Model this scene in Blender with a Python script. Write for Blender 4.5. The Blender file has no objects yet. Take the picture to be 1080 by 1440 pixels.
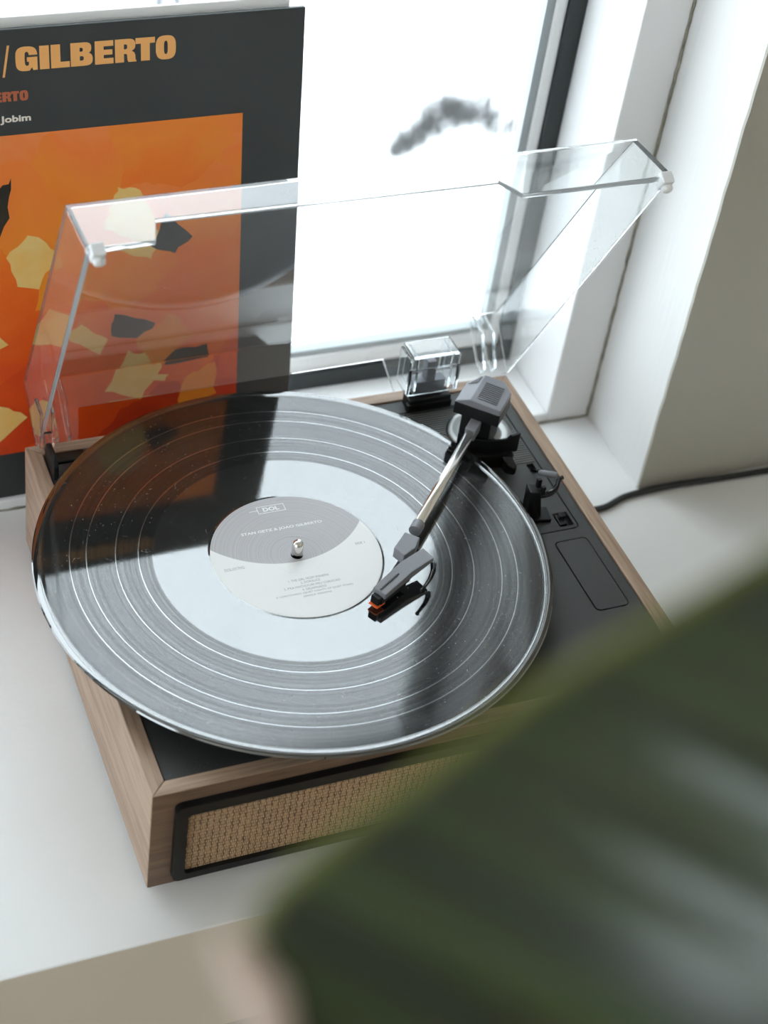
import bpy, bmesh, math, random
from mathutils import Vector, Matrix, noise as mnoise

random.seed(7)
scene = bpy.context.scene
H0 = 0.92                      # world height of the turntable's top rim; scene coordinates are taken from there

# ------------------------------------------------------------------ camera
cam_data = bpy.data.cameras.new('camera')
cam = bpy.data.objects.new('camera', cam_data)
scene.collection.objects.link(cam)
right = Vector((0.9229880390, -0.3642202598, 0.1242444454))
up_v = Vector((0.1626137341, 0.6617487555, 0.7318779667))
fwd = Vector((0.3487833903, 0.6553107561, -0.6700134026))
CAM = Vector((-0.18522207, -0.54486975, 0.73374334 + H0))
m = Matrix((right, up_v, -fwd)).transposed().to_4x4()
m.translation = CAM
cam.matrix_world = m
cam_data.sensor_fit = 'VERTICAL'
cam_data.sensor_height = 36.0
cam_data.sensor_width = 27.0
cam_data.lens = 2508.07 / 1440 * 36.0
cam_data.clip_start = 0.02
cam_data.clip_end = 300
cam_data.dof.use_dof = True
cam_data.dof.focus_distance = 1.03
cam_data.dof.aperture_fstop = 7.0
cam_data.dof.aperture_blades = 0
scene.camera = cam

# ------------------------------------------------------------------ sky and exposure
world = bpy.data.worlds.new('overcast_sky')
scene.world = world
world.use_nodes = True
wn, wl = world.node_tree.nodes, world.node_tree.links
wn.clear()
w_out = wn.new('ShaderNodeOutputWorld')
w_bg = wn.new('ShaderNodeBackground')
w_tc = wn.new('ShaderNodeTexCoord')
w_sep = wn.new('ShaderNodeSeparateXYZ')
w_ramp = wn.new('ShaderNodeValToRGB')
w_ramp.color_ramp.elements[0].position = 0.0
w_ramp.color_ramp.elements[0].color = (0.50, 0.535, 0.57, 1)
w_ramp.color_ramp.elements[1].position = 0.9
w_ramp.color_ramp.elements[1].color = (0.86, 0.945, 1.0, 1)
w_noise = wn.new('ShaderNodeTexNoise')
w_noise.inputs['Scale'].default_value = 2.6
w_noise.inputs['Detail'].default_value = 4
w_mr = wn.new('ShaderNodeMapRange')
w_mr.inputs['From Min'].default_value = 0.3
w_mr.inputs['From Max'].default_value = 0.7
w_mr.inputs['To Min'].default_value = 0.80
w_mr.inputs['To Max'].default_value = 1.16
w_mul = wn.new('ShaderNodeVectorMath'); w_mul.operation = 'SCALE'
wl.new(w_tc.outputs['Generated'], w_sep.inputs[0])
wl.new(w_sep.outputs['Z'], w_ramp.inputs[0])
wl.new(w_tc.outputs['Generated'], w_noise.inputs['Vector'])
wl.new(w_noise.outputs['Fac'], w_mr.inputs['Value'])
wl.new(w_ramp.outputs['Color'], w_mul.inputs[0])
wl.new(w_mr.outputs['Result'], w_mul.inputs['Scale'])
wl.new(w_mul.outputs[0], w_bg.inputs['Color'])
w_bg.inputs['Strength'].default_value = 6.1
wl.new(w_bg.outputs[0], w_out.inputs[0])

scene.view_settings.view_transform = 'Standard'
scene.view_settings.look = 'None'
scene.view_settings.gamma = 1.0
scene.view_settings.use_curve_mapping = False
scene.view_settings.exposure = 0.0
cy = scene.cycles
cy.max_bounces = 20
cy.diffuse_bounces = 6
cy.glossy_bounces = 8
cy.transmission_bounces = 16
cy.transparent_max_bounces = 24
cy.caustics_refractive = True
cy.caustics_reflective = True
cy.blur_glossy = 0.3
cy.sample_clamp_indirect = 12.0

def portal(name, loc, rot, sx, sy):
    l = bpy.data.lights.new(name, 'AREA'); l.shape = 'RECTANGLE'; l.size = sx; l.size_y = sy
    l.cycles.is_portal = True
    o = bpy.data.objects.new(name, l); scene.collection.objects.link(o)
    o.location = (loc[0], loc[1], loc[2] + H0); o.rotation_euler = rot
portal('daylight_portal', (-0.36, 0.50, 0.27), (math.radians(-90), 0, 0), 1.6, 0.72)

# ------------------------------------------------------------------ helpers
def new_bm(): return bmesh.new()

def finish(name, bm, mat, parent=None, label=None, cat=None, group=None, kind=None, smooth=False, bevel=0, bseg=2, base=False):
    """link a bmesh (scene coordinates, z from the turntable rim) as ONE object with its own origin"""
    bmesh.ops.recalc_face_normals(bm, faces=bm.faces)
    xs = [v.co.x for v in bm.verts]; ys = [v.co.y for v in bm.verts]; zs = [v.co.z for v in bm.verts]
    o_ = Vector(((min(xs) + max(xs)) / 2, (min(ys) + max(ys)) / 2, min(zs)))
    for v in bm.verts: v.co -= o_
    me = bpy.data.meshes.new(name); bm.to_mesh(me); bm.free()
    if smooth:
        for p in me.polygons: p.use_smooth = True
    ob = bpy.data.objects.new(name, me); scene.collection.objects.link(ob)
    me.materials.append(mat)
    world_loc = o_ + Vector((0, 0, H0))
    if parent is not None:
        ob.parent = parent
        ob.location = world_loc - WORLD[parent.name]
    else:
        ob.location = world_loc
    WORLD[ob.name] = world_loc
    if bevel:
        b = ob.modifiers.new('bevel', 'BEVEL'); b.width = bevel; b.segments = bseg; b.limit_method = 'ANGLE'
        b.angle_limit = math.radians(35)
    tag(ob, label, cat, group, kind)
    return ob
WORLD = {}

def tag(o, label=None, cat=None, group=None, kind=None):
    if label: o['label'] = label
    if cat: o['category'] = cat
    if group: o['group'] = group
    if kind: o['kind'] = kind

def empty(name, loc, label=None, cat=None, kind=None):
    o = bpy.data.objects.new(name, None); scene.collection.objects.link(o)
    w = Vector((loc[0], loc[1], loc[2] + H0)); o.location = w; o.empty_display_size = 0.02
    WORLD[o.name] = w
    tag(o, label, cat, None, kind)
    return o

def add_prism(bm, pts, z0, z1, M=None):
    """plan polygon extruded z0..z1 (z values may be lists); M maps local->scene"""
    n = len(pts)
    zb = z0 if isinstance(z0, (list, tuple)) else [z0] * n
    zt = z1 if isinstance(z1, (list, tuple)) else [z1] * n
    f = (lambda p: M @ Vector(p)) if M is not None else Vector
    b = [bm.verts.new(f((p[0], p[1], zb[i]))) for i, p in enumerate(pts)]
    t = [bm.verts.new(f((p[0], p[1], zt[i]))) for i, p in enumerate(pts)]
    bm.faces.new(b[::-1]); bm.faces.new(t)
    for i in range(n):
        j = (i + 1) % n
        bm.faces.new((b[i], b[j], t[j], t[i]))
    return b, t

def add_box(bm, x0, x1, y0, y1, z0, z1, M=None):
    return add_prism(bm, [(x0, y0), (x1, y0), (x1, y1), (x0, y1)], z0, z1, M)

def add_lathe(bm, prof, seg=64, c=(0, 0, 0), M=None):
    """prof: list of (r, z); closed at r=0 ends"""
    rings = []
    f = (lambda p: M @ Vector(p)) if M is not None else Vector
    for r, z in prof:
        if r < 1e-7: rings.append([bm.verts.new(f((c[0], c[1], c[2] + z)))])
        else: rings.append([bm.verts.new(f((c[0] + r * math.cos(2 * math.pi * k / seg), c[1] + r * math.sin(2 * math.pi * k / seg), c[2] + z))) for k in range(seg)])
    for a, b in zip(rings, rings[1:]):
        for k in range(seg):
            k2 = (k + 1) % seg
            if len(a) == 1 and len(b) == 1: continue
            if len(a) == 1: bm.faces.new((a[0], b[k], b[k2]))
            elif len(b) == 1: bm.faces.new((a[k], a[k2], b[0]))
            else: bm.faces.new((a[k], a[k2], b[k2], b[k]))
    return rings

def add_tube(bm, pts, rad, seg=12, cap=True):
    pts = [Vector(p) for p in pts]
    rs = rad if isinstance(rad, (list, tuple)) else [rad] * len(pts)
    rings = []; prev = None
    for i, p in enumerate(pts):
        d = (pts[min(i + 1, len(pts) - 1)] - pts[max(i - 1, 0)]).normalized()
        if prev is None:
            a = d.orthogonal().normalized()
        else:
            a = (prev - d * prev.dot(d)).normalized()
        prev = a; b = d.cross(a)
        rings.append([bm.verts.new(p + (a * math.cos(2 * math.pi * k / seg) + b * math.sin(2 * math.pi * k / seg)) * rs[i]) for k in range(seg)])
    for r0, r1 in zip(rings, rings[1:]):
        for k in range(seg): bm.faces.new((r0[k], r0[(k + 1) % seg], r1[(k + 1) % seg], r1[k]))
    if cap: bm.faces.new(rings[0][::-1]); bm.faces.new(rings[-1])

def rrect(x0, x1, y0, y1, r, n=5):
    out = []
    for cx, cy_, a0 in ((x1 - r, y0 + r, -90), (x1 - r, y1 - r, 0), (x0 + r, y1 - r, 90), (x0 + r, y0 + r, 180)):
        for k in range(n + 1):
            a = math.radians(a0 + 90 * k / n)
            out.append((cx + r * math.cos(a), cy_ + r * math.sin(a)))
    return out

def add_plate(bm, outer, holes, z0, z1, to3=lambda x, y, z: (x, y, z)):
    """polygon with holes, extruded between z0 and z1"""
    tmp = bmesh.new(); edges = []
    for loop in [outer] + holes:
        vs = [tmp.verts.new((p[0], p[1], 0)) for p in loop]
        for i in range(len(vs)): edges.append(tmp.edges.new((vs[i], vs[(i + 1) % len(vs)])))
    bmesh.ops.triangle_fill(tmp, use_beauty=True, use_dissolve=False, edges=edges)
    tmp.verts.ensure_lookup_table(); tmp.verts.index_update()
    lo = [bm.verts.new(to3(v.co.x, v.co.y, z0)) for v in tmp.verts]
    hi = [bm.verts.new(to3(v.co.x, v.co.y, z1)) for v in tmp.verts]
    for f in tmp.faces:
        idx = [v.index for v in f.verts]
        bm.faces.new([hi[i] for i in idx]); bm.faces.new([lo[i] for i in idx][::-1])
    for e in tmp.edges:
        if len(e.link_faces) == 1:
            a, b = e.verts[0].index, e.verts[1].index
            bm.faces.new((lo[a], lo[b], hi[b], hi[a]))
    tmp.free()

# ------------------------------------------------------------------ materials
def mat_new(name):
    mt = bpy.data.materials.new(name); mt.use_nodes = True
    nt = mt.node_tree; nt.nodes.clear()
    out = nt.nodes.new('ShaderNodeOutputMaterial')
    return mt, nt, out

def N(nt, t, **kw):
    n = nt.nodes.new(t)
    for k, v in kw.items():
        if k in n.inputs: n.inputs[k].default_value = v
        else: setattr(n, k, v)
    return n

def principled(name, col, rough=0.5, metal=0.0, spec=0.5, bump=None, var=None, coord='Object', coat=0.0):
    """bump = (scale, strength, distance); var = (scale, amount, colour2)"""
    mt, nt, out = mat_new(name)
    p = N(nt, 'ShaderNodeBsdfPrincipled')
    p.inputs['Base Color'].default_value = (*col, 1); p.inputs['Roughness'].default_value = rough
    p.inputs['Metallic'].default_value = metal; p.inputs['Specular IOR Level'].default_value = spec
    p.inputs['Coat Weight'].default_value = coat
    tc = N(nt, 'ShaderNodeTexCoord')
    if var:
        n = N(nt, 'ShaderNodeTexNoise', Scale=var[0], Detail=5.0)
        nt.links.new(tc.outputs[coord], n.inputs['Vector'])
        mr = N(nt, 'ShaderNodeMapRange'); mr.inputs['From Min'].default_value = 0.35; mr.inputs['From Max'].default_value = 0.7
        mr.inputs['To Max'].default_value = var[1]
        nt.links.new(n.outputs['Fac'], mr.inputs['Value'])
        mx = N(nt, 'ShaderNodeMix', data_type='RGBA')
        mx.inputs[6].default_value = (*col, 1); mx.inputs[7].default_value = (*var[2], 1)
        nt.links.new(mr.outputs['Result'], mx.inputs[0]); nt.links.new(mx.outputs[2], p.inputs['Base Color'])
    if bump:
        n = N(nt, 'ShaderNodeTexNoise', Scale=bump[0], Detail=4.0)
        nt.links.new(tc.outputs[coord], n.inputs['Vector'])
        b = N(nt, 'ShaderNodeBump', Strength=bump[1], Distance=bump[2])
        nt.links.new(n.outputs['Fac'], b.inputs['Height']); nt.links.new(b.outputs[0], p.inputs['Normal'])
    nt.links.new(p.outputs[0], out.inputs[0])
    return mt

def wood(name, axis, c1, c2):
    mt, nt, out = mat_new(name)
    p = N(nt, 'ShaderNodeBsdfPrincipled', Roughness=0.5)
    tc = N(nt, 'ShaderNodeTexCoord'); mp = N(nt, 'ShaderNodeMapping')
    sc = [90, 90, 90]; sc[axis] = 5
    mp.inputs['Scale'].default_value = sc
    nt.links.new(tc.outputs['Object'], mp.inputs['Vector'])
    n1 = N(nt, 'ShaderNodeTexNoise', Scale=1.0, Detail=7.0, Roughness=0.65, Distortion=0.4)
    nt.links.new(mp.outputs[0], n1.inputs['Vector'])
    n2 = N(nt, 'ShaderNodeTexNoise', Scale=6.0, Detail=3.0)
    nt.links.new(mp.outputs[0], n2.inputs['Vector'])
    rp = N(nt, 'ShaderNodeValToRGB')
    rp.color_ramp.elements[0].position = 0.3; rp.color_ramp.elements[0].color = (*c2, 1)
    rp.color_ramp.elements[1].position = 0.68; rp.color_ramp.elements[1].color = (*c1, 1)
    nt.links.new(n1.outputs['Fac'], rp.inputs[0])
    mx = N(nt, 'ShaderNodeMix', data_type='RGBA', blend_type='MULTIPLY')
    mr = N(nt, 'ShaderNodeMapRange'); mr.inputs['From Min'].default_value = 0.35; mr.inputs['From Max'].default_value = 0.5
    mr.inputs['To Min'].default_value = 0.45; mr.inputs['To Max'].default_value = 0.0
    nt.links.new(n2.outputs['Fac'], mr.inputs['Value']); nt.links.new(mr.outputs['Result'], mx.inputs[0])
    nt.links.new(rp.outputs[0], mx.inputs[6]); mx.inputs[7].default_value = (0.45, 0.38, 0.33, 1)
    nt.links.new(mx.outputs[2], p.inputs['Base Color'])
    b = N(nt, 'ShaderNodeBump', Strength=0.25, Distance=0.0004)
    nt.links.new(n2.outputs['Fac'], b.inputs['Height']); nt.links.new(b.outputs[0], p.inputs['Normal'])
    nt.links.new(p.outputs[0], out.inputs[0])
    return mt

M_paint = principled('white_paint', (0.80, 0.80, 0.795), 0.55, bump=(70, 0.25, 0.002), var=(3, 0.5, (0.76, 0.76, 0.75)), coord='Generated')
M_sill = principled('white_sill_paint', (0.82, 0.825, 0.83), 0.42, bump=(160, 0.18, 0.0008), var=(22, 0.35, (0.78, 0.78, 0.775)))
M_wall = principled('wall_paint', (0.46, 0.445, 0.39), 0.75, bump=(120, 0.3, 0.001), var=(6, 0.5, (0.43, 0.415, 0.365)))
M_fascia = principled('ledge_front_greige', (0.64, 0.59, 0.51), 0.65, bump=(120, 0.2, 0.001), var=(9, 0.5, (0.60, 0.56, 0.49)))
M_frame = principled('window_frame_paint', (0.84, 0.845, 0.85), 0.38, bump=(40, 0.15, 0.001))
M_profile = principled('window_gasket_rubber', (0.02, 0.026, 0.027), 0.5, bump=(60, 0.3, 0.001))
M_spacer = principled('window_spacer_aluminium', (0.33, 0.36, 0.37), 0.45, metal=0.4)
M_caulk = principled('old_caulk', (0.42, 0.40, 0.33), 0.8, bump=(300, 0.8, 0.002), var=(60, 1.0, (0.12, 0.11, 0.08)))
M_floor = principled('floor_boards', (0.62, 0.47, 0.33), 0.5, var=(8, 0.8, (0.5, 0.37, 0.25)))
M_room = principled('room_paint', (0.86, 0.83, 0.77), 0.8, bump=(60, 0.2, 0.001))
M_black = principled('black_plastic', (0.006, 0.0065, 0.007), 0.42, spec=0.3, bump=(900, 0.12, 0.0003))
M_gloss = principled('black_gloss_plastic', (0.006, 0.006, 0.0065), 0.22, spec=0.4)
M_grey = principled('grey_plastic', (0.21, 0.212, 0.235), 0.42, bump=(1200, 0.12, 0.0002))
M_deck = principled('textured_black_deck', (0.030, 0.031, 0.031), 0.52, spec=0.6, bump=(1500, 0.55, 0.0006))
M_rib = principled('ribbed_plastic', (0.13, 0.132, 0.125), 0.45)
M_steel = principled('brushed_steel', (0.80, 0.78, 0.74), 0.26, metal=1.0)
M_chrome = principled('chrome', (0.75, 0.73, 0.70), 0.08, metal=1.0)
M_dimsteel = principled('dull_aluminium', (0.28, 0.28, 0.275), 0.35, metal=0.8)
M_orange = principled('orange_plastic', (0.85, 0.13, 0.02), 0.4)
M_rubber = principled('black_rubber', (0.012, 0.012, 0.012), 0.7)
M_cord = principled('black_cable', (0.012, 0.014, 0.015), 0.5)
M_bumper = principled('white_silicone', (0.86, 0.88, 0.9), 0.35)
M_jacket = principled('jacket_card', (0.028, 0.034, 0.036), 0.42, spec=0.55, bump=(700, 0.08, 0.0003), var=(14, 0.5, (0.036, 0.042, 0.044)))
M_sleeve = principled('white_paper', (0.93, 0.935, 0.94), 0.6)
M_ink_o = principled('ink_orange', (0.93, 0.47, 0.15), 0.5, var=(60, 0.5, (0.92, 0.42, 0.15)))
M_ink_r = principled('ink_russet', (0.48, 0.13, 0.06), 0.5)
M_ink_w = principled('ink_pale', (0.85, 0.78, 0.70), 0.5)
M_lab_ink = principled('label_ink_grey', (0.40, 0.40, 0.41), 0.5)
M_lab_white = principled('label_ink_white', (0.90, 0.90, 0.92), 0.5)
M_wood_x = wood('walnut_along_x', 0, (0.48, 0.345, 0.25), (0.30, 0.195, 0.135))
M_wood_f = wood('walnut_front_shaded', 0, (0.215, 0.135, 0.088), (0.105, 0.062, 0.040))  # same walnut darkened: shade on the front face put into its colour
M_wood_y = wood('walnut_along_y', 1, (0.48, 0.345, 0.25), (0.30, 0.195, 0.135))

def acrylic():
    mt, nt, out = mat_new('dusty_clear_acrylic')
    g = N(nt, 'ShaderNodeBsdfGlass', IOR=1.49, Roughness=0.0); g.inputs['Color'].default_value = (0.985, 0.99, 0.99, 1)
    d = N(nt, 'ShaderNodeBsdfDiffuse'); d.inputs['Color'].default_value = (0.85, 0.87, 0.88, 1)
    tr = N(nt, 'ShaderNodeBsdfTranslucent'); tr.inputs['Color'].default_value = (0.85, 0.87, 0.88, 1)
    a = N(nt, 'ShaderNodeAddShader'); nt.links.new(d.outputs[0], a.inputs[0]); nt.links.new(tr.outputs[0], a.inputs[1])
    tc = N(nt, 'ShaderNodeTexCoord')
    v = N(nt, 'ShaderNodeTexVoronoi', Scale=330.0); nt.links.new(tc.outputs['Object'], v.inputs['Vector'])
    r = N(nt, 'ShaderNodeMapRange'); r.inputs['From Min'].default_value = 0.20; r.inputs['From Max'].default_value = 0.06
    r.inputs['To Max'].default_value = 0.35
    nt.links.new(v.outputs['Distance'], r.inputs['Value'])
    n = N(nt, 'ShaderNodeTexNoise', Scale=35.0, Detail=6.0); nt.links.new(tc.outputs['Object'], n.inputs['Vector'])
    r2 = N(nt, 'ShaderNodeMapRange'); r2.inputs['From Min'].default_value = 0.45; r2.inputs['From Max'].default_value = 0.75
    nt.links.new(n.outputs['Fac'], r2.inputs['Value'])
    mu = N(nt, 'ShaderNodeMath', operation='MULTIPLY'); nt.links.new(r.outputs[0], mu.inputs[0]); nt.links.new(r2.outputs[0], mu.inputs[1])
    ad = N(nt, 'ShaderNodeMath', operation='ADD'); ad.inputs[1].default_value = 0.013; nt.links.new(mu.outputs[0], ad.inputs[0])
    mx = N(nt, 'ShaderNodeMixShader'); nt.links.new(ad.outputs[0], mx.inputs[0])
    nt.links.new(g.outputs[0], mx.inputs[1]); nt.links.new(a.outputs[0], mx.inputs[2])
    nt.links.new(mx.outputs[0], out.inputs[0])
    return mt
M_acrylic = acrylic()
def acrylic_edge():
    mt, nt, out = mat_new('whitened_acrylic_edge')  # white mixed into the rim imitates light caught inside polished edges
    g = N(nt, 'ShaderNodeBsdfGlass', IOR=1.49, Roughness=0.15)
    d = N(nt, 'ShaderNodeBsdfDiffuse'); d.inputs['Color'].default_value = (0.88, 0.9, 0.92, 1)
    t = N(nt, 'ShaderNodeBsdfTranslucent'); t.inputs['Color'].default_value = (0.88, 0.9, 0.92, 1)
    m1 = N(nt, 'ShaderNodeMixShader'); m1.inputs[0].default_value = 0.5; nt.links.new(d.outputs[0], m1.inputs[1]); nt.links.new(t.outputs[0], m1.inputs[2])
    m2 = N(nt, 'ShaderNodeMixShader'); m2.inputs[0].default_value = 0.3; nt.links.new(g.outputs[0], m2.inputs[1]); nt.links.new(m1.outputs[0], m2.inputs[2])
    nt.links.new(m2.outputs[0], out.inputs[0])
    return mt
M_edge = acrylic_edge()

def clear_plain():
    mt, nt, out = mat_new('clear_plastic')
    g = N(nt, 'ShaderNodeBsdfGlass', IOR=1.49, Roughness=0.02); g.inputs['Color'].default_value = (0.97, 0.98, 0.985, 1)
    nt.links.new(g.outputs[0], out.inputs[0])
    return mt
M_clear = clear_plain()

def window_glass():
    mt, nt, out = mat_new('window_glass')
    t = N(nt, 'ShaderNodeBsdfTransparent'); t.inputs['Color'].default_value = (0.97, 0.985, 0.985, 1)
    g = N(nt, 'ShaderNodeBsdfGlossy', Roughness=0.0)
    fr = N(nt, 'ShaderNodeFresnel', IOR=1.45)
    ge = N(nt, 'ShaderNodeNewGeometry'); io = N(nt, 'ShaderNodeMapRange'); io.inputs['To Min'].default_value = 1.45; io.inputs['To Max'].default_value = 1 / 1.45
    nt.links.new(ge.outputs['Backfacing'], io.inputs['Value']); nt.links.new(io.outputs[0], fr.inputs['IOR'])
    mx = N(nt, 'ShaderNodeMixShader'); nt.links.new(fr.outputs[0], mx.inputs[0])
    nt.links.new(t.outputs[0], mx.inputs[1]); nt.links.new(g.outputs[0], mx.inputs[2]); nt.links.new(mx.outputs[0], out.inputs[0])
    return mt
M_glass = window_glass()

def vinyl():
    mt, nt, out = mat_new('black_vinyl')
    L = nt.links.new
    tc = N(nt, 'ShaderNodeTexCoord')
    ln = N(nt, 'ShaderNodeVectorMath', operation='LENGTH')
    sx = N(nt, 'ShaderNodeSeparateXYZ'); L(tc.outputs['Object'], sx.inputs[0])
    cx = N(nt, 'ShaderNodeCombineXYZ'); L(sx.outputs[0], cx.inputs[0]); L(sx.outputs[1], cx.inputs[1]); L(cx.outputs[0], ln.inputs[0])
    r = ln.outputs['Value']
    # groove noise along the radius
    nz = N(nt, 'ShaderNodeTexNoise', noise_dimensions='1D', Scale=2600.0, Detail=3.0); L(r, nz.inputs['W'])
    nz2 = N(nt, 'ShaderNodeTexNoise', noise_dimensions='1D', Scale=420.0, Detail=5.0); L(r, nz2.inputs['W'])
    # loud outer tracks are rougher than the quiet last track
    step = N(nt, 'ShaderNodeMapRange'); step.inputs['From Min'].default_value = 0.0828; step.inputs['From Max'].default_value = 0.0838
    L(r, step.inputs['Value'])
    rim = N(nt, 'ShaderNodeMapRange'); rim.inputs['From Min'].default_value = 0.1452; rim.inputs['From Max'].default_value = 0.1462
    L(r, rim.inputs['Value'])
    inv = N(nt, 'ShaderNodeMath', operation='SUBTRACT'); inv.inputs[0].default_value = 1.0; L(rim.outputs[0], inv.inputs[1])
    gro = N(nt, 'ShaderNodeMath', operation='MULTIPLY'); L(step.outputs[0], gro.inputs[0]); L(inv.outputs[0], gro.inputs[1])
    ro = N(nt, 'ShaderNodeMapRange'); ro.inputs['To Min'].default_value = 0.045; ro.inputs['To Max'].default_value = 0.06; L(gro.outputs[0], ro.inputs['Value'])
    rv = N(nt, 'ShaderNodeMapRange'); rv.inputs['To Min'].default_value = -0.02; rv.inputs['To Max'].default_value = 0.02; L(nz2.outputs['Fac'], rv.inputs['Value'])
    ra = N(nt, 'ShaderNodeMath', operation='MULTIPLY_ADD'); L(rv.outputs[0], ra.inputs[0]); L(gro.outputs[0], ra.inputs[1]); L(ro.outputs[0], ra.inputs[2])
    an = N(nt, 'ShaderNodeMapRange'); an.inputs['To Min'].default_value = 0.75; an.inputs['To Max'].default_value = 0.97; L(inv.outputs[0], an.inputs['Value'])
    tg = N(nt, 'ShaderNodeTangent', direction_type='RADIAL', axis='Z')
    p = N(nt, 'ShaderNodeBsdfPrincipled')
    p.inputs['Base Color'].default_value = (0.008, 0.0085, 0.009, 1)
    sl = N(nt, 'ShaderNodeMapRange'); sl.inputs['To Min'].default_value = 1.0; sl.inputs['To Max'].default_value = 0.46; L(gro.outputs[0], sl.inputs['Value'])
    sn = N(nt, 'ShaderNodeMapRange'); sn.inputs['From Min'].default_value = 0.3; sn.inputs['From Max'].default_value = 0.7; sn.inputs['To Min'].default_value = -0.09; sn.inputs['To Max'].default_value = 0.09; L(nz2.outputs['Fac'], sn.inputs['Value'])
    sa = N(nt, 'ShaderNodeMath', operation='MULTIPLY_ADD'); L(sn.outputs[0], sa.inputs[0]); L(gro.outputs[0], sa.inputs[1]); L(sl.outputs[0], sa.inputs[2])
    L(sa.outputs[0], p.inputs['Specular IOR Level'])
    p.inputs['IOR'].default_value = 1.9
    p.inputs['Anisotropic Rotation'].default_value = 0.25
    L(ra.outputs[0], p.inputs['Roughness']); L(an.outputs[0], p.inputs['Anisotropic']); L(tg.outputs[0], p.inputs['Tangent'])
    # dust specks and hairs
    v = N(nt, 'ShaderNodeTexVoronoi', Scale=330.0); L(tc.outputs['Object'], v.inputs['Vector'])
    d1 = N(nt, 'ShaderNodeMapRange'); d1.inputs['From Min'].default_value = 0.12; d1.inputs['From Max'].default_value = 0.05; L(v.outputs['Distance'], d1.inputs['Value'])
    v2 = N(nt, 'ShaderNodeTexNoise', Scale=28.0, Detail=3.0); L(tc.outputs['Object'], v2.inputs['Vector'])
    d2 = N(nt, 'ShaderNodeMapRange'); d2.inputs['From Min'].default_value = 0.40; d2.inputs['From Max'].default_value = 0.58; L(v2.outputs['Fac'], d2.inputs['Value'])
    wv = N(nt, 'ShaderNodeTexVoronoi', Scale=70.0, feature='DISTANCE_TO_EDGE'); 
    ds = N(nt, 'ShaderNodeTexNoise', Scale=160.0, Detail=2.0); L(tc.outputs['Object'], ds.inputs['Vector'])
    mxv = N(nt, 'ShaderNodeMix', data_type='VECTOR'); mxv.inputs[0].default_value = 0.02
    L(tc.outputs['Object'], mxv.inputs[4]); L(ds.outputs['Color'], mxv.inputs[5]); L(mxv.outputs[1], wv.inputs['Vector'])
    h1 = N(nt, 'ShaderNodeMapRange'); h1.inputs['From Min'].default_value = 0.012; h1.inputs['From Max'].default_value = 0.006; L(wv.outputs['Distance'], h1.inputs['Value'])
    h2n = N(nt, 'ShaderNodeTexNoise', Scale=190.0, Detail=1.0); L(tc.outputs['Object'], h2n.inputs['Vector'])
    h2 = N(nt, 'ShaderNodeMapRange'); h2.inputs['From Min'].default_value = 0.70; h2.inputs['From Max'].default_value = 0.73; L(h2n.outputs['Fac'], h2.inputs['Value'])
    hh = N(nt, 'ShaderNodeMath', operation='MULTIPLY'); L(h1.outputs[0], hh.inputs[0]); L(h2.outputs[0], hh.inputs[1])
    dm = N(nt, 'ShaderNodeMath', operation='MULTIPLY'); L(d1.outputs[0], dm.inputs[0]); L(d2.outputs[0], dm.inputs[1])
    dd = N(nt, 'ShaderNodeMath', operation='MAXIMUM'); L(dm.outputs[0], dd.inputs[0]); L(hh.outputs[0], dd.inputs[1])
    dk = N(nt, 'ShaderNodeMath', operation='MULTIPLY'); dk.inputs[1].default_value = 0.3; L(dd.outputs[0], dk.inputs[0])
    df = N(nt, 'ShaderNodeBsdfDiffuse'); df.inputs['Color'].default_value = (0.6, 0.6, 0.6, 1)
    mx = N(nt, 'ShaderNodeMixShader'); L(dk.outputs[0], mx.inputs[0])
    wide = N(nt, 'ShaderNodeBsdfAnisotropic', Roughness=0.55, Anisotropy=0.9, Rotation=0.25); L(tg.outputs[0], wide.inputs['Tangent']); wide.inputs['Color'].default_value = (0.8, 0.8, 0.8, 1)
    wf = N(nt, 'ShaderNodeMath', operation='MULTIPLY'); wf.inputs[1].default_value = 0.006; L(gro.outputs[0], wf.inputs[0])
    mw = N(nt, 'ShaderNodeMixShader'); L(wf.outputs[0], mw.inputs[0]); L(p.outputs[0], mw.inputs[1]); L(wide.outputs[0], mw.inputs[2])
    L(mw.outputs[0], mx.inputs[1]); L(df.outputs[0], mx.inputs[2])
    L(mx.outputs[0], out.inputs[0])
    return mt
M_vinyl = vinyl()
M_gap = principled('vinyl_track_gap', (0.01, 0.01, 0.01), 0.12, spec=1.0)
M_gap.node_tree.nodes['Principled BSDF'].inputs['IOR'].default_value = 2.2

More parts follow.
